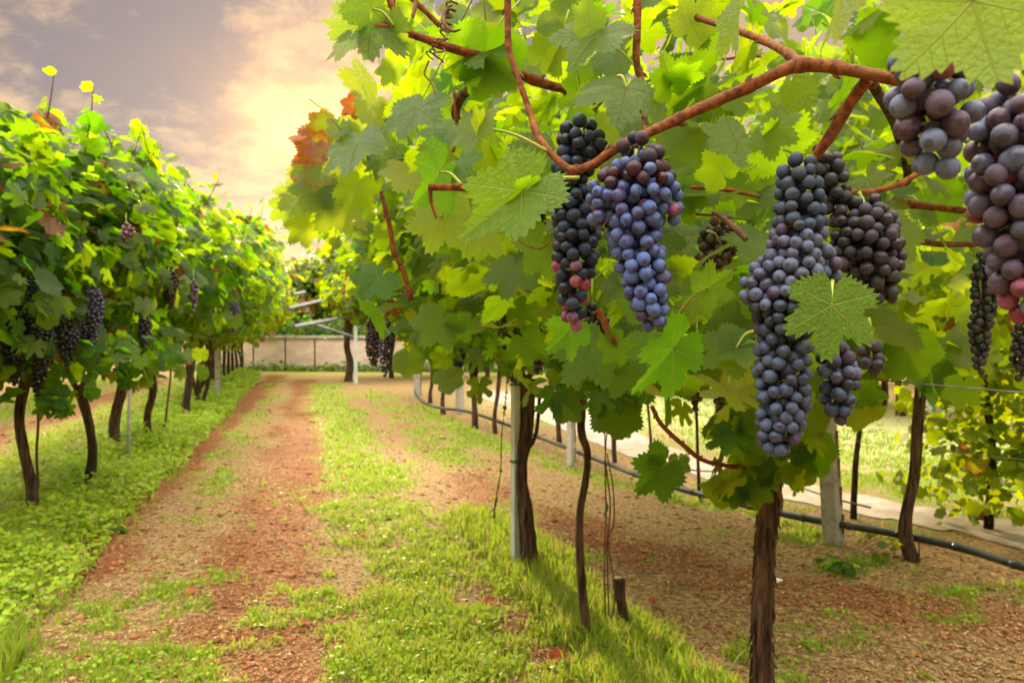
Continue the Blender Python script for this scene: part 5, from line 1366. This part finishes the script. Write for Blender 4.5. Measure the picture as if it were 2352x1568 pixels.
HL = [  # orange leaves by the sun: its glow put into leaf colour, besides autumn tint
    ((745, 285, 1.80), (700, 300, 1.80), dict(hue=.9, aut_glow=0.45, roll=10, k=1.3)),
    ((790, 300, 1.70), (750, 270, 1.70), dict(hue=.9, aut_glow=0.30, roll=30, k=1.3)),
    ((735, 330, 1.75), (690, 330, 1.75), dict(hue=.9, aut_glow=0.60, roll=-20, k=1.3)),
    ((720, 350, 1.90), (672, 372, 1.90), dict(hue=.9, aut_glow=0.70, roll=10, k=1.3)),
    ((770, 330, 1.90), (725, 300, 1.90), dict(hue=.9, aut_glow=0.50, roll=50, k=1.3)),
    ((735, 400, 1.85), (690, 420, 1.85), dict(hue=.9, aut_glow=0.40, roll=30, k=1.3)),
    ((760, 300, 1.90), (720, 350, 1.85), dict(hue=.8, aut_glow=0.50, roll=20, k=1.3)),
    ((790, 360, 1.80), (740, 400, 1.80), dict(hue=.8, aut_glow=0.35, roll=-20, k=1.3)),
    ((700, 380, 2.00), (665, 400, 2.00), dict(hue=.8, aut_glow=0.75, roll=30, k=1.3)),
    ((740, 390, 1.95), (700, 450, 1.90), dict(hue=.8, aut_glow=0.30, roll=10, k=1.3)),
    ((690, 450, 2.10), (640, 480, 2.05), dict(hue=.8, aut_glow=0.20, roll=25, k=1.3)),
    ((770, 470, 1.90), (730, 530, 1.85), dict(hue=.8, aut_glow=0.05, roll=0, k=1.3)),
    ((830, 290, 1.70), (800, 340, 1.70), dict(hue=.8, aut_glow=0.15, roll=30, k=1.3)),
    ((700, 520, 2.10), (660, 560, 2.10), dict(hue=.8, aut_glow=0.10, roll=20, k=1.3)),
    ((860, 230, 1.60), (830, 270, 1.50), dict(hue=.8, aut_glow=0.20, roll=-20, k=1.3)),
    ((740, 350, 1.70), (705, 320, 1.70), dict(hue=.8, aut_glow=0.70, roll=40, k=1.3)),
  # base, tip, kwargs
    ((1200, 440, .86), (1045, 560, .82), dict(hue=.45, val=1.9, roll=15, k=1.15, wx=.68, curl=(.1, .1, .28, .04), pet=(1330, 408, .89), T=T_HERO)),
    ((1205, 430, .86), (1160, 505, .88), dict(hue=.3, val=1.5, roll=-60, curl=(.2, .3, .3, .08))),
    ((1012, 500, 1.0), (975, 605, .98), dict(hue=.9, val=1.2, roll=10, curl=(.15, .15, .05, .05), pet=(1040, 455, 1.0))),
    ((1080, 500, 1.05), (1075, 618, 1.0), dict(hue=.7, roll=-25, curl=(.2, .2, .1, .06))),
    ((1100, 292, .9), (1085, 225, .88), dict(hue=.8, val=1.1, roll=60, curl=(.1, .2, .3, .06), pet=(1262, 350, .92))),
    ((1100, 292, .9), (1062, 372, .87), dict(hue=.6, val=1.2, roll=55, curl=(.2, .2, .3, .08))),
    ((1240, 350, 1.0), (1150, 330, .98), dict(hue=.35, val=.9, roll=35, curl=(.3, .3, .1, .08))),
    ((1440, 203, .94), (1425, 262, .87), dict(hue=.5, val=1.0, roll=0, curl=(.35, .45, .0, .08), pet=(1420, 175, .95), k=1.1)),
    ((1540, 190, .95), (1520, 95, .92), dict(hue=.4, val=.8, roll=30, curl=(.1, .1, .2, .05), pet=(1480, 190, 1.0))),
    ((1560, 180, .95), (1630, 130, .92), dict(hue=.35, val=.8, roll=50, curl=(.1, .1, .1, .05))),
    ((1370, 85, 1.0), (1290, 165, .95), dict(hue=.6, val=1.1, roll=45, curl=(.15, .2, .3, .06), pet=(1475, 168, 1.0))),
    ((1355, 60, 1.0), (1345, -30, 1.0), dict(hue=.6, roll=40, side=-1)),
    ((1800, 345, .95), (1745, 250, .9), dict(hue=.45, roll=10, curl=(.2, .25, .15, .07), pet=(1840, 385, .92), side=-1)),
    ((1770, 300, .92), (1850, 330, .88), dict(hue=.65, val=1.05, roll=-15, curl=(.2, .2, .1, .07))),
    ((1690, 320, .98), (1600, 360, .95), dict(hue=.5, val=.85, roll=30, side=-1, curl=(.2, .2, .1, .06))),
    ((1655, 395, 1.02), (1600, 330, 1.0), dict(hue=.6, side=-1, roll=10)),
    ((1628, 660, .88), (1700, 612, .85), dict(hue=.45, val=1.6, roll=-10, curl=(.15, .15, .15, .06), T=T_HERO2, pet=(1560, 720, .95))),
    ((1600, 690, .93), (1640, 740, .90), dict(hue=.5, val=1.1, roll=20, T=T_HERO2)),
    ((1910, 700, .80), (1897, 840, .79), dict(hue=.45, val=1.9, roll=-14, curl=(.06, .12, .10, .035), T=T_HERO2, k=1.22, pet=(1912, 645, .84), label='big bright lobed leaf over the longest bunch')),
    ((2235, 0, .36), (2304, 262, .345), dict(hue=.7, val=1.9, roll=-8, side=-1, curl=(.22, .32, .08, .07), pet=(2240, -70, .40), k=1.12, label='very large leaf overhanging the purple bunches')),
    ((1935, -10, .75), (1915, 130, .72), dict(hue=.75, roll=62, curl=(.1, .1, .3, .08), side=-1)),
    ((1700, 20, .85), (1690, 150, .82), dict(hue=.6, roll=72, val=1.2, curl=(.1, .1, .3, .08))),
    ((1545, 800, .95), (1418, 955, .93), dict(hue=.12, val=1.7, roll=-50, k=.9, T=T_HERO2, curl=(.2, .2, .3, .08), pet=(1580, 770, 1.0))),
    ((1500, 800, 1.0), (1430, 820, .97), dict(hue=.15, val=1.4, roll=20, curl=(.3, .2, .2, .08))),
    ((1310, 755, 1.05), (1245, 825, 1.02), dict(hue=.12, val=1.55, roll=-30, curl=(.2, .1, .2, .07), T=T_HERO2)),
    ((1360, 800, 1.25), (1275, 905, 1.2), dict(hue=.2, val=.9, roll=10, curl=(.3, .2, .1, .06), k=.95)),
    ((1440, 850, 1.3), (1395, 935, 1.28), dict(hue=.35, val=.9, roll=15)),
    ((1420, 790, 1.2), (1375, 850, 1.2), dict(hue=.4, val=.9, roll=-20)),
    ((1690, 800, 1.05), (1590, 850, 1.03), dict(hue=.3, val=.85, roll=20, curl=(.15, .2, .15, .05), pet=(1730, 760, 1.05))),
    ((1700, 800, 1.05), (1720, 855, 1.0), dict(hue=.45, val=1.2, roll=-20)),
    ((1480, 700, 1.1), (1430, 620, 1.1), dict(hue=.3, val=.9, roll=10)),
    ((1515, 1075, 1.75), (1450, 1145, 1.7), dict(hue=.15, val=.85, roll=-20, curl=(.1, .1, .3, .05), pet=(1590, 1040, 1.75), k=1.1)),
    ((1500, 1065, 1.75), (1500, 1035, 1.72), dict(hue=.3, roll=20, k=1.3)), ((1560, 1060, 1.8), (1565, 1110, 1.8), dict(hue=.5, roll=30)),
    ((1430, 965, 1.6), (1400, 1020, 1.6), dict(hue=.6, roll=20, pet=(1400, 930, 1.6))), ((1440, 970, 1.6), (1450, 1000, 1.6), dict(hue=.3, roll=50)),
    ((1730, 1100, 1.85), (1690, 1145, 1.82), dict(hue=.4, roll=10, val=1.1)), ((1735, 1120, 1.82), (1740, 1190, 1.80), dict(hue=.45, roll=-10, val=1.1)), ((1760, 1080, 1.85), (1780, 1120, 1.8), dict(hue=.4, roll=15)),
    ((1745, 1010, 1.75), (1665, 950, 1.7), dict(hue=.45, val=.85, roll=0, T=T_HERO2)), ((1720, 960, 1.8), (1650, 1010, 1.75), dict(hue=.5, roll=10, T=T_HERO2)), ((1830, 1010, 1.85), (1870, 1060, 1.8), dict(hue=.5, roll=20)),
    ((1840, 1020, 1.8), (1830, 1090, 1.8), dict(hue=.55, roll=-15)), ((1740, 1030, 1.8), (1700, 1070, 1.8), dict(hue=.4, roll=-15)), ((1780, 980, 1.8), (1830, 930, 1.8), dict(hue=.4, roll=5, val=.8)),
    ((1985, 900, 1.5), (2030, 960, 1.5), dict(hue=.4, roll=30, T=T_HERO2)), ((2210, 890, 1.8), (2195, 960, 1.8), dict(hue=.4, roll=10, val=.8)), ((1960, 930, 1.6), (1975, 1000, 1.6), dict(hue=.5, roll=20)),
    ((855, 20, 1.05), (760, 40, 1.0), dict(hue=.45, aut_glow=.12, val=.9, roll=10, curl=(.2, .2, .1, .06), pet=(905, 60, 1.06))),
    ((850, 60, 1.05), (845, 165, 1.0), dict(hue=.5, aut_glow=.2, val=.85, roll=-10, T=T_HERO2, curl=(.1, .1, .1, .06))), ((800, 95, 1.04), (755, 170, 1.0), dict(hue=.4, aut_glow=.3, val=.8, roll=65, k=.8)),
    ((905, 55, 1.06), (940, 120, 1.05), dict(hue=.5, aut_glow=.1, val=.9, roll=15)),
    ((845, 690, 1.55), (815, 700, 1.35), dict(hue=.1, val=1.1, roll=10, k=.7)), ((870, 640, 1.5), (815, 695, 1.45), dict(hue=.1, val=1.3, roll=25)),
    ((1010, 740, 1.9), (965, 800, 1.85), dict(hue=.35, val=.85, roll=10, k=1.2)), ((1055, 745, 1.9), (1085, 800, 1.9), dict(hue=.35, val=.85, roll=0)),
    ((1010, 395, .98), (960, 490, .93), dict(hue=.15, val=1.7, roll=-40, curl=(.3, .2, .2, .08), pet=(1060, 425, .96))), ((1060, 375, 1.0), (1080, 415, .96), dict(hue=.1, val=1.6, roll=20)),
    ((935, 405, 1.15), (900, 450, 1.1), dict(hue=.95, val=1.2, roll=10)), ((960, 250, 1.15), (905, 340, 1.1), dict(hue=.3, val=1.2, roll=50)), ((1035, 300, 1.2), (985, 350, 1.15), dict(hue=.15, val=1.4, roll=40)),
    ((820, 330, 1.6), (790, 420, 1.5), dict(hue=.4, aut_glow=.1, roll=50, val=1.2)), ((730, 430, 1.9), (680, 500, 1.85), dict(hue=.6, aut_glow=.15, roll=20)), ((820, 430, 1.7), (790, 510, 1.7), dict(hue=.75, aut_glow=.05, roll=10, val=1.1)),
    ((720, 330, 2.0), (690, 355, 1.95), dict(hue=.8, aut_glow=.8, roll=20, k=1.4)), ((730, 300, 2.1), (760, 330, 2.1), dict(hue=.8, aut_glow=.6, roll=10, k=1.4)), ((705, 410, 2.0), (670, 440, 2.0), dict(hue=.8, aut_glow=.7, roll=30, k=1.3)),  # more leaves tinted orange for the sun's glow
    ((815, 240, 1.6), (790, 260, 1.6), dict(hue=.7, aut_glow=.8, roll=20, k=1.6)), ((660, 470, 2.2), (625, 500, 2.2), dict(hue=.6, aut_glow=.2, roll=30, k=1.5)), ((900, 160, 1.3), (870, 210, 1.3), dict(hue=.6, aut_glow=.1, roll=20)),
    ((1075, 150, 1.15), (1040, 80, 1.1), dict(hue=.6, aut_glow=.05, roll=15, side=-1)), ((1120, 110, 1.2), (1180, 60, 1.2), dict(hue=.75, roll=15, side=-1)), ((1250, 130, 1.2), (1290, 60, 1.2), dict(hue=.7, roll=10, side=-1)),
    ((1590, 60, 1.1), (1640, -20, 1.1), dict(hue=.95, roll=10, side=-1, k=1.1)), ((1700, 230, 1.1), (1640, 200, 1.1), dict(hue=.8, roll=25, side=-1)), ((1380, 300, 1.2), (1440, 330, 1.15), dict(hue=.8, roll=15, side=-1)),
    ((1560, 450, 1.15), (1600, 540, 1.15), dict(hue=.4, val=.7, roll=10)), ((1700, 430, 1.2), (1640, 470, 1.2), dict(hue=.5, val=.8, roll=15)), ((1740, 560, 1.1), (1690, 610, 1.05), dict(hue=.35, roll=10)),
    ((1180, 620, 1.3), (1150, 700, 1.25), dict(hue=.3, val=.8, roll=20)), ((1240, 560, 1.2), (1200, 650, 1.15), dict(hue=.35, val=.8, roll=-30)), ((1120, 540, 1.2), (1090, 620, 1.2), dict(hue=.4, roll=-20, val=.8)),
]
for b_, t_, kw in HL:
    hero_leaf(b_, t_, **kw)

def cluster(parent, items, hue, val=1.0, T=None, size=0.06):
    Pn, Nn, Tn = [], [], []
    for px, py, d, rx, rz, n in items:
        c = P(px, py, d); v = np.clip(rng.normal(0, 0.5, (n, 3)), -0.9, 0.9) * np.array([rx, rx * 0.8, rz])
        Pn.append(v + np.array(c)); Nn.append(np.tile(np.array(CAM - c) / (CAM - c).length * 0.5 + np.array([0, 0, 0.35]), (n, 1)) + rng.normal(0, 0.45, (n, 3)))
        Tn.append(rng.normal(0, 0.5, (n, 3)) + np.array([0, 0, -0.8]))
    Pn, Nn, Tn = map(np.vstack, (Pn, Nn, Tn))
    foliage('foliage', T or T_NEAR, Pn, Nn, Tn, size * rng.uniform(0.65, 1.15, len(Pn)), var_cols(len(Pn), hue, 0.01, val), M['leaf'], parent)
cluster(VINE_A, [(1760, 985, 1.85, .15, .20, 40), (1720, 1080, 1.84, .07, .10, 10), (1480, 850, 1.5, .14, .09, 18), (1310, 850, 1.6, .12, .08, 14), (1850, 930, 1.7, .12, .12, 16), (1985, 850, 1.6, .12, .09, 14), (2190, 880, 2.0, .08, .10, 9)], 0.45, 0.9)
cluster(VINE_B, [(1020, 790, 2.7, .18, .12, 22), (1130, 810, 2.5, .18, .12, 20)], 0.4, 0.85)
VERGE = [o for o in SC.objects if o.get('group') == GV][:2]
cluster(VERGE[0], [(110, 850, 4.5, .25, .18, 40), (130, 930, 4.5, .10, .10, 14), (235, 810, 4.7, .25, .12, 36)], 0.2, 1.5, T_MID, 0.065)
cluster(VERGE[1], [(370, 825, 5.6, .30, .12, 40), (300, 860, 5.4, .16, .08, 16)], 0.25, 1.4, T_MID, 0.065)
